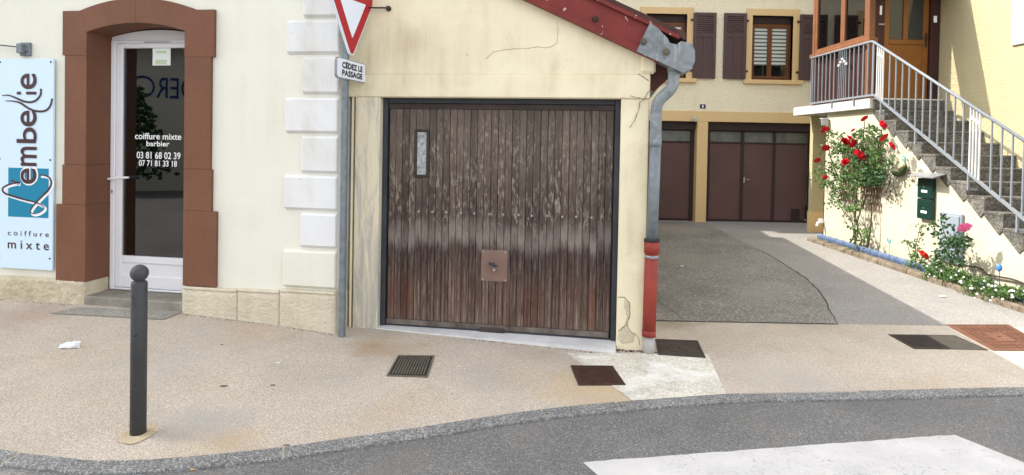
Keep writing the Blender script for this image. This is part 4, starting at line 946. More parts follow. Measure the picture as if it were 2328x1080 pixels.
X, Z = onY(2126, 44, VF - 0.04); wpart('door_bell', MB().box(X - 0.025, X + 0.025, VF - 0.055, VF - 0.031, Z - 0.055, Z + 0.055, 0.005), 'paper', hou)
# railing
XRl = 5.79
rl = empty('stair_railing', (XRl, 9.0, 0.9), 0, 'grey metal railing with upright bars along the landing and stairs', 'railing')
TT = [(12.44, 3.475), (10.33, 3.463), (6.35, 1.395)]; BT = [(12.44, 2.588), (10.25, 2.592), (6.35, 0.515)]
topz = lambda y: float(np.interp(y, [p[0] for p in TT][::-1], [p[1] for p in TT][::-1])); botz = lambda y: float(np.interp(y, [p[0] for p in BT][::-1], [p[1] for p in BT][::-1]))
wpart('top_rail', MB().tube([(XRl, 12.44, 3.475), (XRl, 10.36, 3.463), (XRl, 10.30, 3.447), (XRl, 6.35, 1.395)], 0.021, 8), 'rail_grey', rl, smooth=True)
def bar(y0, y1, za, zb, hw=0.018, hh=0.016):
    return MB().prism([(y0, za - hh), (y1, zb - hh), (y1, zb + hh), (y0, za + hh)], XRl - hw, XRl + hw, 'x')
wpart('bottom_rail', bar(12.44, 10.25, 2.588, 2.592), 'rail_grey', rl); wpart('bottom_rail', bar(10.25, 6.35, 2.592, 0.515), 'rail_grey', rl)
def baluster(y, mat='rail_grey', h=0.009):
    wpart('baluster', MB().box(XRl - h, XRl + h, y - h, y + h, botz(y), topz(y), 0.002), mat, rl)
ys_ = [12.42, 12.36] + [12.27 - 0.146 * i for i in range(6)] + [11.02 - 0.142 * i for i in range(6)] + [10.29]
for y in ys_: baluster(y)
for i in range(5):
    y = 11.38 - 0.062 * i; baluster(y, 'rail_grey', 0.007)
    wpart('collar', MB().box(XRl - 0.014, XRl + 0.014, y - 0.03, y + 0.03, 3.20 + 0.05 * (2 - abs(i - 2)) - 0.02, 3.20 + 0.05 * (2 - abs(i - 2)) + 0.02, 0.004), 'rail_white', rl)
for i in range(4):
    for yy in (10.18 - 0.055 * i, 8.07 - 0.055 * i): baluster(yy, 'rail_white', 0.010)
for i in range(3):
    for yy in (10.15 - 0.055 * i, 8.04 - 0.055 * i): wpart('collar', MB().box(XRl - 0.014, XRl + 0.014, yy - 0.028, yy + 0.028, topz(yy) - 0.17, topz(yy) - 0.12, 0.004), 'rail_white', rl)
y = 9.84
while y > 6.4:
    if not 7.84 < y < 8.15: baluster(y)
    y -= 0.164
for yy in (10.05, 9.17, 8.08, 7.28, 6.6):
    wpart('bracket', MB().box(XRl - 0.012, XRl + 0.012, yy - 0.012, yy + 0.012, botz(yy) - 0.22, botz(yy), 0.002).box(XRl, XW, yy - 0.012, yy + 0.012, botz(yy) - 0.22, botz(yy) - 0.19), 'rail_grey', rl)
for yy in (11.6, 10.85): wpart('bracket', MB().box(XRl - 0.012, XRl + 0.008, yy - 0.012, yy + 0.012, 2.45, 2.588, 0.002), 'rail_grey', rl)

# wall furniture on the stair wall
XM = 5.83
y0, z1 = onX(2086, 404, XM); y1, z0 = onX(2115, 501, XM)
ml = empty('mailbox', (XW, (y0 + y1) / 2, z0), 0, 'pair of dark green letter boxes under a sheet metal cover on the wall', 'mailbox')
zm = (z0 + z1) / 2
for a, b_ in ((z0, zm - 0.004), (zm + 0.004, z1)):
    bx = wpart('box', MB().box(XM, XW, y1, y0, a, b_, 0.008), 'mailbox_green', ml)
    wpart('flap', MB().box(XM - 0.006, XM, y1 + 0.015, y0 - 0.015, b_ - 0.10, b_ - 0.03, 0.003), 'mailbox_green', bx)
    wpart('name_label', MB().box(XM - 0.004, XM, (y0 + y1) / 2 - 0.07, (y0 + y1) / 2 + 0.055, a + 0.085, a + 0.118), 'paper', bx)
    wpart('lock', MB().tube([(XM - 0.008, (y0 + y1) / 2, b_ - 0.125), (XM, (y0 + y1) / 2, b_ - 0.125)], 0.012, 8), 'chrome', bx)
c0, c1 = onX(2068, 397, XM - 0.1)[0], onX(2126, 397, XM - 0.1)[0]; 
wpart('cover', MB().prism([(XM - 0.13, z1 + 0.015), (XW, z1 + 0.075), (XW, z1 + 0.085), (XM - 0.13, z1 + 0.032)], 0, 1).xf(lambda x, y, z: (x, c1 + y * (c0 - c1), z)), 'sheet_metal', ml)
XE = 5.84
y0, z1 = onX(2135, 480, XE); y1, _ = onX(2183, 484, XE)
mt = empty('meter_box', (XW, (y0 + y1) / 2, 0.2), 0, 'pale grey electricity meter cabinet on the wall behind the pink rose', 'meter box')
wpart('cabinet', MB().box(XE + 0.015, XW, y1, y0, 0.22, z1, 0.01), 'meter_grey', mt)
wpart('cabinet_door', MB().box(XE, XE + 0.014, y1 + 0.025, y0 - 0.02, 0.25, z1 - 0.03, 0.005), 'meter_grey', mt)
wpart('cabinet_lock', MB().tube([(XE - 0.006, y1 + 0.06, 0.55), (XE, y1 + 0.06, 0.55)], 0.012, 8), 'chrome', mt)
y0, z0 = onX(1880, 276, XW - 0.15)
fl = empty('floodlight', (XW + 0.1, 12.02, z0), 0, 'small pale floodlight under the landing corner', 'floodlight')
wpart('housing', MB().box(XW - 0.16, XW - 0.02, 11.86, 11.96, z0 - 0.07, z0 + 0.07, 0.012), 'lamp_grey', fl); wpart('lens', MB().box(XW - 0.165, XW - 0.158, 11.875, 11.945, z0 - 0.055, z0 + 0.055), 'window_pane', fl)
wpart('arm', MB().tube([(XW - 0.03, 11.92, z0 + 0.05), (XW + 0.05, 12.01, z0 + 0.07)], 0.012, 6), 'dark_steel', fl)
y0, z0 = onX(1868, 508, XW - 0.05)
tp = empty('garden_tap', (XW, 12.03, z0), 0, 'little white garden tap on the pipe at the stair wall corner', 'tap')
wpart('body', MB().tube([(XW + 0.02, 12.03, z0 + 0.03), (XW - 0.06, 12.0, z0 + 0.03), (XW - 0.13, 11.97, z0 + 0.01), (XW - 0.15, 11.96, z0 - 0.05)], [0.03, 0.032, 0.026, 0.02], 8), 'upvc_white', tp)
wpart('valve_handle', MB().box(XW - 0.10, XW - 0.02, 11.985, 12.015, z0 + 0.06, z0 + 0.085, 0.006), 'upvc_white', tp)

# ================================================================== STREET FURNITURE
bx_, by_ = onz(314, 980, 0.0); bz = zg(bx_, by_)
bo = empty('bollard', (bx_, by_, bz), 0, 'dark grey steel bollard with a ball top on the pavement', 'bollard')
part('post', MB().lathe([(0.043, -0.05), (0.043, 0.872), (0.040, 0.882), (0.032, 0.886)], (0, 0), 24), 'bollard_paint', bo, True)
part('ball', MB().lathe([(0.03, 0.880), (0.027, 0.889)] + [(0.049 * math.cos(t), 0.931 + 0.049 * math.sin(t)) for t in [R(-60 + 12 * i) for i in range(13)]], (0, 0), 24), 'bollard_paint', bo, True)
for i, (z, a) in enumerate(((0.80, 250), (0.765, 262), (0.45, 265), (0.30, 275), (0.58, 280))):
    part('paint_chip', MB().prism([(0.008 * math.cos(t) * random.uniform(0.6, 1.3), z + 0.011 * math.sin(t) * random.uniform(0.6, 1.3)) for t in [k * math.pi / 4 for k in range(8)]], -0.0437, -0.042).xf(lambda x, y, zz, a=R(a + 90): (x * math.cos(a) - y * math.sin(a), x * math.sin(a) + y * math.cos(a), zz)), 'dark_steel', bo)
mb = MB(); n = 28; V = [(0, 0, 0.007)]
for k in range(n):
    t = 2 * math.pi * k / n; r = 0.098 * (1 + 0.22 * noise.noise((math.cos(t) * 1.7, math.sin(t) * 1.7, 3))); V.append((r * math.cos(t), r * 1.15 * math.sin(t), zg(bx_ + r * math.cos(t), by_ + r * math.sin(t)) - bz + 0.004))
mb.add(V, [(0, k + 1, (k + 1) % n + 1) for k in range(n)]); part('mortar_collar', mb, 'sandy_mortar', bo)

# give way sign
PH = R(77); sx_, sy_ = onz(777, 765, 0.03)
gw = empty('road_sign', (sx_, sy_, zg(sx_, sy_)), PH, 'red and white triangular give way sign on a galvanised post', 'road sign')
gz = zg(sx_, sy_)
part('post', MB().box(-0.026, 0.026, -0.026, 0.026, -0.05, 3.2, 0.008), 'galvanised', gw)
def rtri(sd, r, zt, n=6):
    """downward triangle with rounded corners, apex at zt"""
    h = sd * math.sqrt(3) / 2; C = [(0, zt + 2 * r), (sd / 2 - r * math.sqrt(3), zt + h - r), (-sd / 2 + r * math.sqrt(3), zt + h - r)]; outp = []
    for (cx_, cz_), a0 in zip(C, (210, -30, 90)):
        for k in range(n + 1): t = R(a0 + 120 * k / n); outp.append((cx_ + r * math.cos(t), cz_ + r * math.sin(t)))
    return outp
ZT = 2.395 - gz
tw = lambda x, y, z, a=R(-9): (x * math.cos(a) - y * math.sin(a), x * math.sin(a) + y * math.cos(a), z)      # the triangle is knocked a little round on its post
part('plate', MB().prism(rtri(0.70, 0.035, ZT - 0.008), -0.062, -0.040).xf(tw), 'sign_face', gw)
part('red_border', MB().prism(rtri(0.672, 0.028, ZT + 0.010), -0.0645, -0.0622).xf(tw), 'sign_red', gw)
part('white_field', MB().prism(rtri(0.37, 0.006, ZT + 0.168), -0.0670, -0.0648).xf(tw), 'sign_face', gw)
part('clamp', MB().box(-0.045, 0.045, -0.040, 0.03, ZT + 0.2, ZT + 0.23, 0.004).box(-0.045, 0.045, -0.040, 0.03, ZT + 0.42, ZT + 0.45, 0.004), 'galvanised', gw)
def rrect(x0, x1, z0, z1, r, n=5):
    return [(cx_ + r * math.cos(R(a0 + 90 * k / n)), cz_ + r * math.sin(R(a0 + 90 * k / n))) for cx_, cz_, a0 in ((x1 - r, z1 - r, 0), (x0 + r, z1 - r, 90), (x0 + r, z0 + r, 180), (x1 - r, z0 + r, 270)) for k in range(n + 1)]
z0 = 2.218 - gz; z1 = 2.372 - gz
part('name_plate', MB().prism(rrect(-0.245, 0.255, z0, z1, 0.025), -0.058, -0.034), 'sign_face', gw)
part('rim', MB().prism(rrect(-0.253, 0.263, z0 - 0.008, z1 + 0.008, 0.03), -0.054, -0.036), 'sheet_metal', gw)
for t, a, b_ in (('CÉDEZ LE', z0 + 0.083, z0 + 0.140), ('PASSAGE', z0 + 0.02, z0 + 0.064)):
    part('line_of_lettering', text_in(MB(), t, -0.165, 0.195, a, b_, -0.0588, bold=0.004), 'lettering_black', gw, fix=False, kind='stuff')

# covers in the pavement
def cover(name, label, q, lid_mat, pat, nx_, ny_, group=None, ring=False):
    c = (sum(p[0] for p in q) / 4, sum(p[1] for p in q) / 4); zc = zg(*c)
    e = empty(name, (c[0], c[1], zc), 0, label, 'manhole cover', group)
    def at(s, t, k=1.0):      # s,t in 0..1 over the quad
        x = (1 - s) * ((1 - t) * q[0][0] + t * q[3][0]) + s * ((1 - t) * q[1][0] + t * q[2][0]); y = (1 - s) * ((1 - t) * q[0][1] + t * q[3][1]) + s * ((1 - t) * q[1][1] + t * q[2][1])
        return (x - c[0], y - c[1], zg(x, y) - zc)
    def slab(mb, s0, s1, t0, t1, za, zb):
        P = [at(s0, t0), at(s1, t0), at(s1, t1), at(s0, t1)]; i = 0
        mb.add([(p[0], p[1], p[2] + za) for p in P] + [(p[0], p[1], p[2] + zb) for p in P], [(3, 2, 1, 0), (4, 5, 6, 7), (0, 1, 5, 4), (1, 2, 6, 5), (2, 3, 7, 6), (3, 0, 4, 7)]); return mb
    f = MB(); w_ = 0.045
    slab(f, 0, 1, 0, w_, -0.03, 0.007); slab(f, 0, 1, 1 - w_, 1, -0.03, 0.007); slab(f, 0, w_, w_, 1 - w_, -0.03, 0.007); slab(f, 1 - w_, 1, w_, 1 - w_, -0.03, 0.007)
    part('frame', f, lid_mat, e)
    part('gap', slab(MB(), w_ * 0.9, 1 - w_ * 0.9, w_ * 0.9, 1 - w_ * 0.9, -0.03, 0.0048), 'iron_gap', e)
    l = slab(MB(), w_ + 0.015, 1 - w_ - 0.015, w_ + 0.015, 1 - w_ - 0.015, -0.02, 0.0055); lid = part('lid', l, 'iron_gap' if pat == 'studs' and lid_mat == 'iron_grey' else lid_mat, e)
    d = MB(); a, b_ = 0.085, 0.915
    for i in range(nx_):
        for j in range(ny_):
            s, t = a + (b_ - a) * (i + 0.5) / nx_, a + (b_ - a) * (j + 0.5) / ny_
            if ring and math.hypot(s - 0.5, t - 0.5) < 0.16: continue
            if pat == 'studs': slab(d, s - 0.3 * (b_ - a) / nx_, s + 0.3 * (b_ - a) / nx_, t - 0.3 * (b_ - a) / ny_, t + 0.3 * (b_ - a) / ny_, 0.004, 0.0105)
            elif pat == 'bars': slab(d, s - 0.38 * (b_ - a) / nx_, s + 0.38 * (b_ - a) / nx_, t - 0.2 * (b_ - a) / ny_, t + 0.2 * (b_ - a) / ny_, 0.004, 0.0105)
    if d.v: part('tread_pattern', d, lid_mat, lid, kind='stuff')
    if ring:
        m = MB(); n = 24; V = []
        for k in range(n):
            t = 2 * math.pi * k / n
            for r, z in ((0.29, 0.0052), (0.27, 0.009), (0.25, 0.0052)): p = at(0.5 + r * math.cos(t), 0.5 + r * math.sin(t)); V.append((p[0], p[1], p[2] + z))
        m.add(V, [(3 * k + j, 3 * ((k + 1) % n) + j, 3 * ((k + 1) % n) + j + 1, 3 * k + j + 1) for k in range(n) for j in (0, 1)]); part('ring', m, lid_mat, lid)
    kh = MB(); slab(kh, 0.47, 0.53, 0.485, 0.515, 0.004, 0.0062); part('key_slot', kh, 'iron_gap', lid)
    return e
def qz(*P): return [onz(u, v, zz) for u, v, zz in P]
gc = cover('manhole_cover', 'dark grey square manhole cover with gridded studs before the wooden garage door', qz((905, 810, 0.01), (988, 810, 0.01), (972, 858, 0.0), (878, 856, 0.0)), 'iron_grey', 'studs', 12, 12)
cover('manhole_cover', 'rough rusty square cover half set in the pale concrete patch', qz((1297, 830, 0), (1393, 830, 0), (1423, 873, -.01), (1315, 874, -.01)), 'rust_brown', 'studs', 14, 14)
cover('manhole_cover', 'plain dark rusty cover at the foot of the drainpipe', qz((1490, 772, 0), (1586, 774, 0), (1605, 811, 0), (1496, 806, 0)), 'rust_dark', '', 0, 0, ring=True)
cover('manhole_cover', 'dark rusty cover, left one of the adjoining pair in the pavement', qz((2020, 760, 0), (2104, 761, 0), (2160, 791, 0), (2078, 790, 0)), 'rust_dark', 'bars', 7, 12)
cover('manhole_cover', 'dark grey cover, right one of the adjoining pair in the pavement', qz((2106, 761, 0), (2170, 762, 0), (2246, 793, 0), (2163, 791, 0)), 'iron_grey', '', 0, 0)
cover('manhole_cover', 'large orange rusty cover with rows of raised bars at the driveway mouth', qz((2150, 739, 0), (2292, 739, 0), (2400, 795, 0), (2258, 794, 0)), 'rust_orange', 'bars', 9, 16, ring=True)

# litter
def crumple(c, rx, ry, rz, seed, n=10):
    mb = MB(); V = []; 
    for i in range(n + 1):
        for j in range(n):
            th = math.pi * i / n; ph = 2 * math.pi * j / n; d = (math.sin(th) * math.cos(ph), math.sin(th) * math.sin(ph), math.cos(th))
            r = 0.75 + 0.6 * noise.noise((d[0] * 2.4 + seed, d[1] * 2.4, d[2] * 2.4)); V.append((c[0] + rx * d[0] * r, c[1] + ry * d[1] * r, max(c[2] + rz * d[2] * r, c[2] - rz * 0.75)))
    return mb.add(V, [(i * n + j, i * n + (j + 1) % n, (i + 1) * n + (j + 1) % n, (i + 1) * n + j) for i in range(n) for j in range(n)])
x, y = onz(156, 783, 0.09); z = zg(x, y)
solo('crumpled_tissue', crumple((x, y, z + 0.014), 0.10, 0.05, 0.022, 2.2).add(*(lambda m: (m.v, m.f))(crumple((x + 0.045, y + 0.005, z + 0.022), 0.045, 0.04, 0.03, 5.1))), 'tissue_white', (x, y, z), 'crumpled white paper tissue lying on the pavement before the shop', 'tissue')
for u, v, lab, s in ((633, 833, 'tiny white paper scrap in the middle of the pavement', 0.022), (1550, 607, 'white scrap of paper on the old driveway asphalt', 0.035), (2142, 676, 'white paper strip on the driveway edge by the flowers', 0.05)):
    x, y = onz(u, v, 0.0); z = zg(x, y) if y < 6.2 else 0.012
    solo('paper_scrap', crumple((x, y, z + 0.004), s, s * 0.45, 0.006, u * 0.37, 8), 'tissue_white', (x, y, z), lab, 'litter')
x, y = onz(440, 1070, -0.06)
solo('cigarette_butt', MB().tube([(x - 0.014, y - 0.006, ROAD_Z + 0.006), (x + 0.016, y + 0.008, ROAD_Z + 0.006)], 0.0055, 8), 'butt_tan', (x, y, ROAD_Z), 'tan cigarette butt in the gutter beside the kerb', 'litter')
for i, (u, v, w_, h_) in enumerate(((508, 876, 0.030, 0.018), (620, 871, 0.018, 0.012), (504, 796, 0.016, 0.008), (652, 993, 0.02, 0.008), (1085, 945, 0.012, 0.006))):
    x, y = onz(u, v, 0.02); z = zg(x, y)
    o = part('dark_spot', MB().prism([(x + w_ * math.cos(t) * random.uniform(.7, 1.2), y + h_ * math.sin(t) * random.uniform(.7, 1.2)) for t in [k * math.pi / 5 for k in range(10)]], z + 0.001, z + 0.0025, 'z'), 'stain_spot', sidewalk)

# dirt gathered at the foot of walls and along the kerb
def crumbs(P, n, spread, smin, smax):
    mb = MB()
    for _ in range(n):
        i = random.randrange(len(P) - 1); t = random.random(); x = P[i][0] + (P[i + 1][0] - P[i][0]) * t + random.gauss(0, spread); y = P[i][1] + (P[i + 1][1] - P[i][1]) * t - abs(random.gauss(0, spread))
        z = zg(x, y) if y > kerb_y(x) else ROAD_Z; s = random.uniform(smin, smax); a = random.uniform(0, 3)
        c_, s_ = math.cos(a) * s, math.sin(a) * s
        mb.add([(x - c_, y - s_, z), (x + s_ * .6, y - c_ * .6, z), (x + c_, y + s_, z), (x - s_ * .6, y + c_ * .6, z), (x, y, z + s * 0.6)], [(0, 1, 4), (1, 2, 4), (2, 3, 4), (3, 0, 4)])
    return mb
gw_ = lambda x: GF.world(x, -0.01, 0)[:2]; sw_ = lambda x: SF.world(x, -0.06, 0)[:2]
for nm, P, n, sp, a, b_, m, lab in (('dirt', [gw_(-0.05), gw_(0.42)], 260, 0.03, 0.003, 0.010, 'soil', 'dark dirt crumbs at the foot of the garage post and drainpipe'),
                                     ('dirt', [GF.world(-1.3, -0.07, 0)[:2], GF.world(0.0, -0.14, 0)[:2]], 130, 0.012, 0.003, 0.008, 'soil', 'thin line of dirt along the white garage threshold'),
                                     ('dirt', [sw_(-4.0), sw_(-2.5)], 120, 0.015, 0.003, 0.007, 'soil', 'dirt along the rough stone base left of the shop door'),
                                     ('dirt', [sw_(-1.45), sw_(0.0)], 160, 0.015, 0.003, 0.007, 'soil', 'dirt along the cream block base right of the shop door')):
    tag(part(nm, crumbs(P, n, sp, a, b_), m, None, fix=False), lab, 'dirt', kind='stuff')

# ================================================================== PLANTED BORDER
mst = empty('border_kerb', (5.58, 9.0, 0), 0, 'old mossy stone edging along the foot of the flower bed', 'edging')
y = 6.3; i = 0
while y < 11.75:
    l = random.uniform(0.7, 1.0); yb = min(y + l, 11.85)
    mb = MB(); n = 8
    for k in range(n): pass
    V = []; 
    for k in range(n + 1):
        yy = y + 0.008 + (yb - y - 0.016) * k / n
        for dx, dz in ((-0.075, -0.03), (-0.07, 0.05), (-0.055, 0.072), (0.05, 0.07), (0.07, -0.03)):
            q = 0.012 * noise.noise((yy * 9, dx * 60, i)); V.append((5.56 + (yy - 9.2) * 0.012 + dx + q, yy, dz + (q if dz > 0 else 0)))
    mb.add(V, [(k * 5 + j, k * 5 + j + 1, k * 5 + j + 6, k * 5 + j + 5) for k in range(n) for j in range(4)] + [(0, 1, 2, 3, 4)[::-1], tuple(n * 5 + j for j in range(5))])
    wpart('edging_stone', mb, 'mossy_stone', mst); y = yb; i += 1
eb_ = empty('blue_edging', (5.70, 9.0, 0), 0, 'scalloped blue plastic garden edging in front of the flowers', 'edging')
src = None; y = 6.35; i = 0
while y < 11.86:
    if src is None:
        src = part('edging_post', MB().lathe([(0.036, -0.02), (0.036, 0.10), (0.031, 0.118), (0.018, 0.127)], (0, 0), 10), 'edging_blue', eb_, True); o = src
    else: o = inst(src, 'edging_post', eb_)
    o.location = (5.695 + (y - 9.2) * 0.015 - 5.70, y - 9.0, 0.012 + random.uniform(-0.006, 0.006)); y += 0.066
# trellis
tr = empty('trellis', (5.86, 10.8, 0.72), 0, 'brown lattice trellis on the wall behind the climbing rose', 'trellis')
for ya, yb, za, zb in ((10.13, 10.70, 0.72, 1.92), (10.86, 11.36, 0.80, 1.80)):
    wd, ht = yb - ya, zb - za; kx = 0.30      # steep slats
    for sgn in (1, -1):
        k = -int(ht * kx / 0.075) - 1
        while True:
            y0 = ya + 0.075 * k if sgn > 0 else yb - 0.075 * k
            if 0.075 * k > wd: break
            # clip the line y = y0 + sgn*kx*(z-za) to the panel
            P = []
            for z in np.linspace(za, zb, 60):
                yy = y0 + sgn * kx * (z - za)
                if ya <= yy <= yb: P.append((yy, z))
            if len(P) > 3:
                (a, c), (b_, d) = P[0], P[-1]; xx = 5.866 if sgn > 0 else 5.874
                wpart('slat', MB().prism([(a - 0.010, c), (a + 0.010, c), (b_ + 0.010, d), (b_ - 0.010, d)], xx - 0.004, xx + 0.004, 'x'), 'trellis_wood', tr)
            k += 1
# wall ornament: a bird with hanging leaf strings
XO = 5.87
orn = empty('wall_ornament', (XO, onX(2048, 385, XO)[0], onX(2048, 385, XO)[1]), 0, 'metal bird wall ornament trailing strings of brown leaves above the letter boxes', 'wall ornament')
ox = lambda L: [(XO - 0.02, *onX(u, v, XO)) for u, v in L]
wpart('body', MB().tube(catmull(ox([(2032, 392), (2040, 396), (2050, 394), (2058, 386), (2063, 376)]), 4), [0.012 + 0.034 * math.sin(math.pi * min(1, (i + 1) / 18)) for i in range(17)], 8), 'ornament_green', orn, smooth=True)
wpart('breast', MB().tube(catmull(ox([(2046, 386), (2056, 380), (2064, 372)]), 4), [0.015, 0.02, 0.024, 0.024, 0.022, 0.02, 0.016, 0.012, 0.008], 8), 'ornament_straw', orn, smooth=True)
wpart('neck', MB().tube(catmull(ox([(2060, 378), (2061, 368), (2060, 358), (2056, 355)]), 4), 0.011, 8), 'ornament_teal', orn, smooth=True)
def strings(L): wpart('wire', MB().tube(catmull(ox(L), 4), 0.004, 5), 'dark_wood', orn)
for L in ([(2036, 392), (2026, 394), (2018, 404), (2014, 420), (2008, 432)], [(2036, 394), (2028, 402), (2024, 415), (2020, 430), (2016, 446)], [(2040, 396), (2034, 408), (2034, 424), (2040, 440), (2042, 454)], [(2048, 395), (2058, 402), (2072, 400), (2080, 408)], [(2062, 376), (2070, 384), (2076, 395)]): strings(L)
lfm = None
for u, v in ((2018, 407), (2016, 417), (2007, 432), (2019, 433), (2025, 442), (2022, 449), (2030, 432), (2033, 441), (2036, 449), (2042, 438), (2042, 455), (2046, 422), (2052, 410), (2062, 408), (2072, 398), (2078, 408), (2030, 412), (2037, 422), (2068, 384), (2074, 390)):
    p = (XO - 0.03, *onX(u, v, XO)); 
    if lfm is None:
        lfm = part('leaf', MB().add([(0, 0, 0), (-0.012, 0.026, 0.02), (-0.004, 0, 0.055), (-0.012, -0.026, 0.02), (-0.014, 0, 0.024)], [(0, 3, 4), (0, 4, 1), (1, 4, 2), (4, 3, 2)]), 'dry_leaf', orn, fix=False); o = lfm
    else: o = inst(lfm, 'leaf', orn)
    o.location = (p[0] - orn.location.x, p[1] - orn.location.y, p[2] - orn.location.z); o.rotation_euler = (random.uniform(2.2, 4.0), random.uniform(-.4, .4), random.uniform(-.5, .5))

# ---- foliage
def leaf_into(mb, c, size, up=0.35, out_=(-0.6, -0.3, 0.4)):
    d = Vector((random.gauss(0, 1), random.gauss(0, 1), random.gauss(0, 0.7))).normalized()
    nrm = (Vector(out_) * 0.9 + Vector((random.gauss(0, 1), random.gauss(0, 1), random.gauss(0, 1))) * 0.75).normalized()
    t = (d - nrm * d.dot(nrm)).normalized(); b_ = nrm.cross(t); c = Vector(c); w_ = size * 0.36
    V = [c, c + t * size * 0.45 + b_ * w_ + nrm * size * 0.10, c + t * size - nrm * size * 0.12, c + t * size * 0.45 - b_ * w_ + nrm * size * 0.10, c + t * size * 0.5]
    mb.add([tuple(v) for v in V], [(0, 4, 1), (1, 4, 2), (0, 3, 4), (4, 3, 2)])
def sprig(mb, c, size, n=5):
    """a compound leaf: several leaflets on one stalk"""
    d = Vector((random.gauss(-0.3, 1), random.gauss(0, 1), random.gauss(0.1, 0.6))).normalized() * size * 0.8
    for k in range(n): leaf_into(mb, Vector(c) + d * (k // 2) + Vector((random.gauss(0, .25), random.gauss(0, .25), random.gauss(0, .25))) * size, size * random.uniform(0.75, 1.15))
def clump(mb, u, v, X, ru, rv, rx, n, size, nl=5):
    """n sprigs in an ellipsoid; u,v,ru,rv describe it as seen, X its distance from the axis of the lane"""
    Y0, Z0 = onX(u, v, X); px = Y0 / F
    for _ in range(n):
        while True:
            a, b_, c = random.uniform(-1, 1), random.uniform(-1, 1), random.uniform(-1, 1)
            if a * a + b_ * b_ + c * c < 1: break
        Y1, Z1 = onX(u + a * ru, v + b_ * rv, X); sprig(mb, (X + c * rx, Y1, Z1), size, nl)
def rose_geo(n=3):
    mb = MB()
    for ring_, (cnt, r, h, open_) in enumerate(((6, 0.058, 0.030, 0.75), (5, 0.044, 0.044, 0.45), (4, 0.028, 0.050, 0.15), (3, 0.014, 0.050, -0.1))):
        for k in range(cnt):
            a = 2 * math.pi * k / cnt + ring_ * 0.5; V = []; wd = 1.9 * r * math.sin(math.pi / cnt) + 0.012
            for i in range(4):
                t = i / 3; rad = 0.006 + r * (t ** 0.7) + open_ * 0.012 * t * t; z = h * (t ** (0.6 + 0.9 * max(open_, 0)))
                for s in (-1, 0, 1):
                    w_ = wd * math.sin(min(1, t * 1.1 + 0.12) * math.pi * 0.62) * s; z2 = z - abs(s) * 0.006 * t
                    V.append((rad * math.cos(a) - w_ * math.sin(a), rad * math.sin(a) + w_ * math.cos(a), z2))
            mb.add(V, [(3 * i + j, 3 * i + j + 1, 3 * i + j + 4, 3 * i + j + 3) for i in range(3) for j in (0, 1)])
    return mb
rose_src = {}
def rose(parent, u, v, X, scale, mat):
    Y, Z = onX(u, v, X); r = parent
    if mat not in rose_src: o = part('flower', rose_geo(), mat, parent, True, fix=False); rose_src[mat] = o
    else: o = inst(rose_src[mat], 'flower', parent)
    o.location = (X - r.location.x, Y - r.location.y, Z - r.location.z)
    o.rotation_euler = (random.uniform(0.3, 0.9), random.uniform(-0.9, -0.3), random.uniform(0, 6)); o.scale = (scale,) * 3
def stems(parent, L, X, r0, r1, mat='rose_stem'):
    p = catmull([(X + random.uniform(-0.01, 0.01), *onX(u, v, X)) for u, v in L], 4); n = len(p)
    wpart('stem', MB().tube(p, [r0 + (r1 - r0) * i / (n - 1) for i in range(n)], 6), mat, parent)

XB = 5.68
rb = empty('climbing_rose', (XB, onX(1945, 565, XB)[0], 0.03), 0, 'tall climbing rose bush with red blooms against the cream stair wall', 'rose bush')
for L in ([(1945, 562), (1944, 520), (1946, 470), (1950, 420), (1952, 370)], [(1938, 560), (1950, 530), (1944, 490), (1932, 460), (1918, 430), (1905, 400)], [(1948, 565), (1958, 545), (1948, 510), (1960, 470), (1975, 430), (1990, 390)],
          [(1925, 560), (1942, 535), (1936, 500), (1918, 480), (1906, 462)], [(1970, 568), (1978, 530), (1980, 490), (1978, 450), (1985, 400)], [(1952, 370), (1960, 330), (1966, 275)], [(1905, 400), (1888, 360), (1878, 300)], [(1990, 390), (2000, 340), (2006, 290)], [(1905, 400), (1880, 385), (1862, 368)], [(1955, 572), (1972, 555), (1968, 520), (1955, 500)]):
    stems(rb, L, XB + 0.08, 0.016, 0.005)
fo = MB()
for u, v, ru, rv, n in ((1900, 330, 30, 30, 34), (1890, 395, 34, 34, 38), (1930, 345, 34, 30, 40), (1975, 330, 42, 42, 62), (2000, 365, 26, 28, 32), (1935, 400, 30, 42, 44), (1960, 395, 26, 34, 30), (1905, 440, 20, 26, 20), (1880, 420, 22, 14, 14), (1950, 440, 10, 40, 16), (1975, 300, 30, 16, 14), (1905, 300, 14, 8, 6), (1862, 405, 14, 18, 9), (1895, 462, 14, 8, 7), (1945, 520, 9, 34, 12), (1960, 545, 18, 16, 8), (1940, 360, 60, 50, 40)):
    clump(fo, u, v, XB, ru, rv, 0.16, int(n * 1.2), 0.054)
wpart('foliage', fo, 'rose_leaf', rb, fix=False)
fo = MB()
for u, v, ru, rv, n in ((1995, 400, 28, 18, 40), (1960, 380, 24, 36, 30), (1980, 410, 20, 16, 20)): clump(fo, u, v, XB + 0.03, ru, rv, 0.10, n, 0.055)
wpart('foliage', fo, 'dark_leaf', rb, fix=False)
fo = MB(); clump(fo, 1930, 475, XB - 0.05, 16, 8, 0.06, 10, 0.07); clump(fo, 1962, 525, XB - 0.05, 12, 6, 0.05, 5, 0.05); clump(fo, 1930, 565, XB - 0.02, 14, 6, 0.05, 8, 0.04); wpart('young_leaves', fo, 'bright_leaf', rb, fix=False)
for u, v, s in ((1967, 271, .95), (2005, 285, 1.1), (2012, 315, 1.15), (2026, 333, 1.0), (1940, 297, .6), (1877, 297, 1.15), (1921, 323, 1.25), (1933, 319, 1.25), (1943, 328, 1.2), (1951, 354, 1.6), (1922, 369, .95), (1878, 338, 1.05), (1859, 366, .95), (1875, 404, .7)): rose(rb, u, v, XB - 0.16, s * 0.78, 'petal_red')

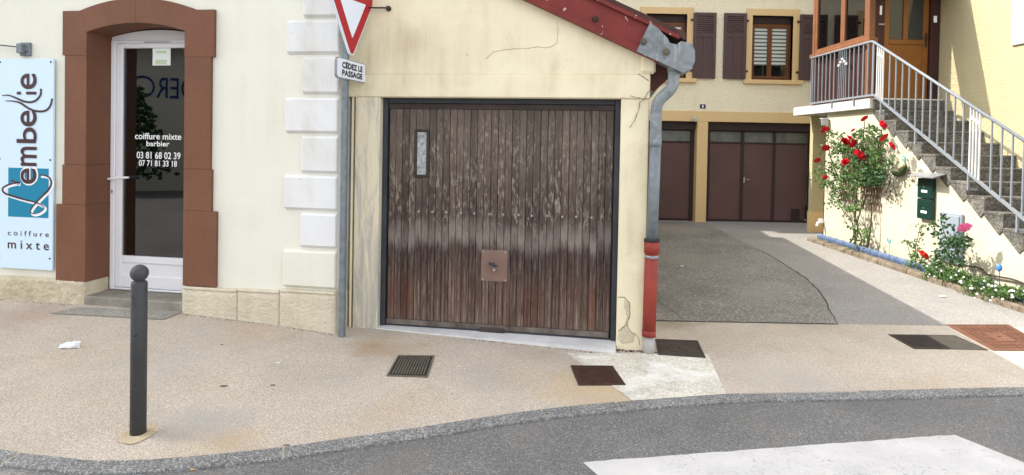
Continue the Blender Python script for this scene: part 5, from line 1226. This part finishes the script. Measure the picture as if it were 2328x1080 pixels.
XB2 = 5.66
r2 = empty('young_rose', (XB2, onX(2085, 610, XB2)[0], 0.03), 0, 'small light green rose with one orange red flower in the border', 'rose bush')
for L in ([(2085, 612), (2080, 570), (2086, 540), (2090, 515)], [(2088, 612), (2096, 590), (2100, 570)], [(2082, 610), (2068, 580), (2062, 556)]): stems(r2, L, XB2 + 0.03, 0.007, 0.003)
fo = MB()
for u, v, ru, rv, n in ((2090, 525, 10, 12, 6), (2066, 555, 12, 8, 6), (2092, 556, 12, 12, 9), (2078, 580, 18, 16, 12), (2096, 590, 10, 12, 7), (2085, 602, 22, 10, 14)): clump(fo, u, v, XB2, ru, rv, 0.08, n, 0.042)
wpart('foliage', fo, 'rose_leaf', r2, fix=False); rose(r2, 2098, 581, XB2 - 0.08, 0.9, 'petal_orange')
r3 = empty('pink_rose', (XB2, onX(2160, 625, XB2)[0], 0.03), 0, 'dark leaved rose bush with one large pink bloom before the meter cabinet', 'rose bush')
for L in ([(2160, 630), (2160, 590), (2152, 550), (2140, 510), (2142, 485)], [(2160, 620), (2170, 580), (2182, 550), (2194, 524)], [(2158, 625), (2140, 600), (2130, 575)]): stems(r3, L, XB2 - 0.03, 0.009, 0.004)
fo = MB()
for u, v, ru, rv, n in ((2142, 492, 8, 6, 4), (2132, 513, 16, 6, 7), (2150, 515, 10, 6, 4), (2138, 530, 16, 8, 7), (2160, 552, 30, 14, 24), (2190, 545, 14, 16, 14), (2172, 570, 24, 12, 16), (2140, 575, 20, 12, 12), (2150, 592, 26, 12, 16), (2180, 592, 10, 10, 6)): clump(fo, u, v, XB2 - 0.05, ru, rv, 0.10, n, 0.056, 4)
wpart('foliage', fo, 'dark_leaf', r3, fix=False); rose(r3, 2195, 520, XB2 - 0.12, 0.9, 'petal_pink')
# low white flowering plants
def white_plant(label, mounds, nfl, name='flowering_plant'):
    u0, v0 = mounds[0][:2]; e = empty(name, (5.6, onX(u0, v0 + 20, 5.6)[0], 0.03), 0, label, 'plant', 'white flowering plants in the border')
    f1 = MB()
    for u, v, ru, rv, n in mounds: clump(f1, u, v, 5.56, ru, rv, 0.14, int(n * 1.8), 0.034)
    wpart('foliage', f1, 'rose_leaf', e, fix=False); f2 = MB()
    for _ in range(nfl):
        u, v, ru, rv, n = random.choice(mounds); a = random.uniform(0, 6.28); r = math.sqrt(random.random())
        Y, Z = onX(u + r * ru * math.cos(a), v + r * rv * math.sin(a), 5.40); s = random.uniform(0.012, 0.018); c = Vector((5.40 + random.uniform(-.03, .03), Y, Z))
        nr = Vector((-0.7 + random.gauss(0, .25), -0.5 + random.gauss(0, .25), 0.5)).normalized(); t = nr.orthogonal().normalized(); b_ = nr.cross(t)
        V = [c + nr * 0.004]
        for k in range(10): rr = s if k % 2 == 0 else s * 0.62; V.append(c + (t * math.cos(k * math.pi / 5) + b_ * math.sin(k * math.pi / 5)) * rr)
        f2.add([tuple(q) for q in V], [(0, k + 1, (k + 1) % 10 + 1) for k in range(10)])
    wpart('flowers', f2, 'petal_white', e, fix=False, kind='stuff')
white_plant('green plant dotted with small white flowers under the pink rose', [(2130, 612, 24, 14, 50), (2160, 622, 30, 16, 60), (2120, 630, 14, 10, 20), (2180, 632, 20, 12, 40)], 15)
white_plant('low spreading white flowered plant spilling over the blue edging', [(2230, 650, 34, 18, 90), (2270, 668, 38, 18, 100), (2215, 672, 24, 14, 50), (2310, 668, 24, 14, 50), (2250, 690, 40, 10, 60)], 26)
# weeds along the edging
wd_ = MB()
for u, v in ((2010, 610), (2040, 620), (2075, 638), (2100, 648), (2130, 655), (2000, 604), (2160, 660)): clump(wd_, u, v, 5.5, 8, 4, 0.03, 5, 0.022)
tag(wpart('weeds', wd_, 'bright_leaf', None, fix=False), 'small green weeds growing along the mossy edging', 'weeds', kind='stuff')
# garden stakes
y0, z0 = onX(2272, 606, 5.6)
e = empty('garden_stake', (5.6, y0, 0.03), 0, 'blue tulip shaped garden stake at the end of the flower bed', 'garden stake')
part('flower_head', MB().lathe([(0.004, z0 - 0.09), (0.022, z0 - 0.075), (0.030, z0 - 0.05), (0.026, z0 - 0.02), (0.012, z0)], (0, 0), 10), 'ornament_blue', e, True)
part('wire', MB().tube([(0, 0, -0.03), (0.01, 0, 0.1), (0, 0, z0 - 0.085)], 0.004, 5), 'dark_wood', e)
y0, z0 = onX(2022, 552, 5.6)
e = empty('garden_stake', (5.6, y0, 0.03), 0, 'turquoise butterfly garden stake beside the climbing rose', 'garden stake')
part('wings', MB().add([(0, 0, z0 - .03), (-0.01, 0.05, z0 + .03), (0.0, 0.045, z0 - .03), (-0.01, -0.05, z0 + .03), (0, -0.045, z0 - .03), (-0.01, 0.02, z0 + .035), (-0.01, -0.02, z0 + .035)], [(0, 2, 1), (0, 1, 5), (0, 3, 4), (0, 6, 3)]), 'ornament_teal', e, fix=False)
part('wire', MB().tube([(0, 0, -0.03), (0, 0, z0 - 0.02)], 0.003, 5), 'dark_wood', e)
p = catmull([(5.86, *onX(u, v, 5.86)) for u, v in ((2195, 604), (2228, 610), (2245, 624), (2275, 630), (2305, 636), (2345, 652))], 5)
solo('wall_cable', MB().tube(p, 0.012, 6), 'dark_wood', (5.86, p[0][1], 0.1), 'dark sagging cable along the foot of the stair wall', 'cable', smooth=True)

# ================================================================== ACROSS THE STREET (seen only as a reflection in the shop door)
TH = math.atan2(-0.574, 0.819)
op = empty('street_house', (-15.6, -5.6, ROAD_Z), TH, 'grey house across the street mirrored in the shop door glass', 'house')
# local x runs along the facade, local y = away from the street is negative here
mb = MB(); mb.box(-9, 9, -6, 0, 0, 4.75); part('wall', mb, 'far_wall', op)
part('roof', MB().prism([(-9.4, 4.75), (9.4, 4.75), (7.5, 6.6), (-7.5, 6.6)], -6.4, 0.5), 'roof_tile', op)
lt = text_in(MB(), 'DER', 0.0, 1.15, 3.05, 3.72, 0.0); lt.xf(lambda x, y, z: (0.25 - x + 0.35, 0.03 - y, z))
part('blue_lettering', lt, 'letter_blue', op, fix=False)
rg = MB(); n = 28; V = []
for k in range(n):
    t = 2 * math.pi * k / n
    for r in (0.30, 0.36): V += [(-0.95 + r * math.cos(t), 0.03, 3.40 + r * math.sin(t))]
rg.add(V, [(2 * k, 2 * ((k + 1) % n), 2 * ((k + 1) % n) + 1, 2 * k + 1) for k in range(n)]); part('ring_logo', rg, 'letter_blue', op, fix=False)
tc = Vector((-16.35, -5.05, 0)) + Vector((0.574, 0.819, 0)) * 1.6
te = empty('street_tree', (tc.x, tc.y, ROAD_Z), 0, 'leafy tree across the street mirrored in the shop door glass', 'tree')
part('trunk', MB().tube([(0, 0, -0.05), (0.05, 0, 0.9), (0, 0.05, 2.2)], [0.09, 0.07, 0.04], 8), 'far_bark', te, True)
cr = MB()
for _ in range(900):
    a = random.uniform(0, 6.28); h = random.random(); r = (0.25 + 1.05 * (1 - h) ** 0.7) * math.sqrt(random.random())
    leaf_into(cr, (r * math.cos(a), r * math.sin(a), 0.55 + 2.7 * h), 0.20)
part('crown', cr, 'dark_leaf', te, fix=False)
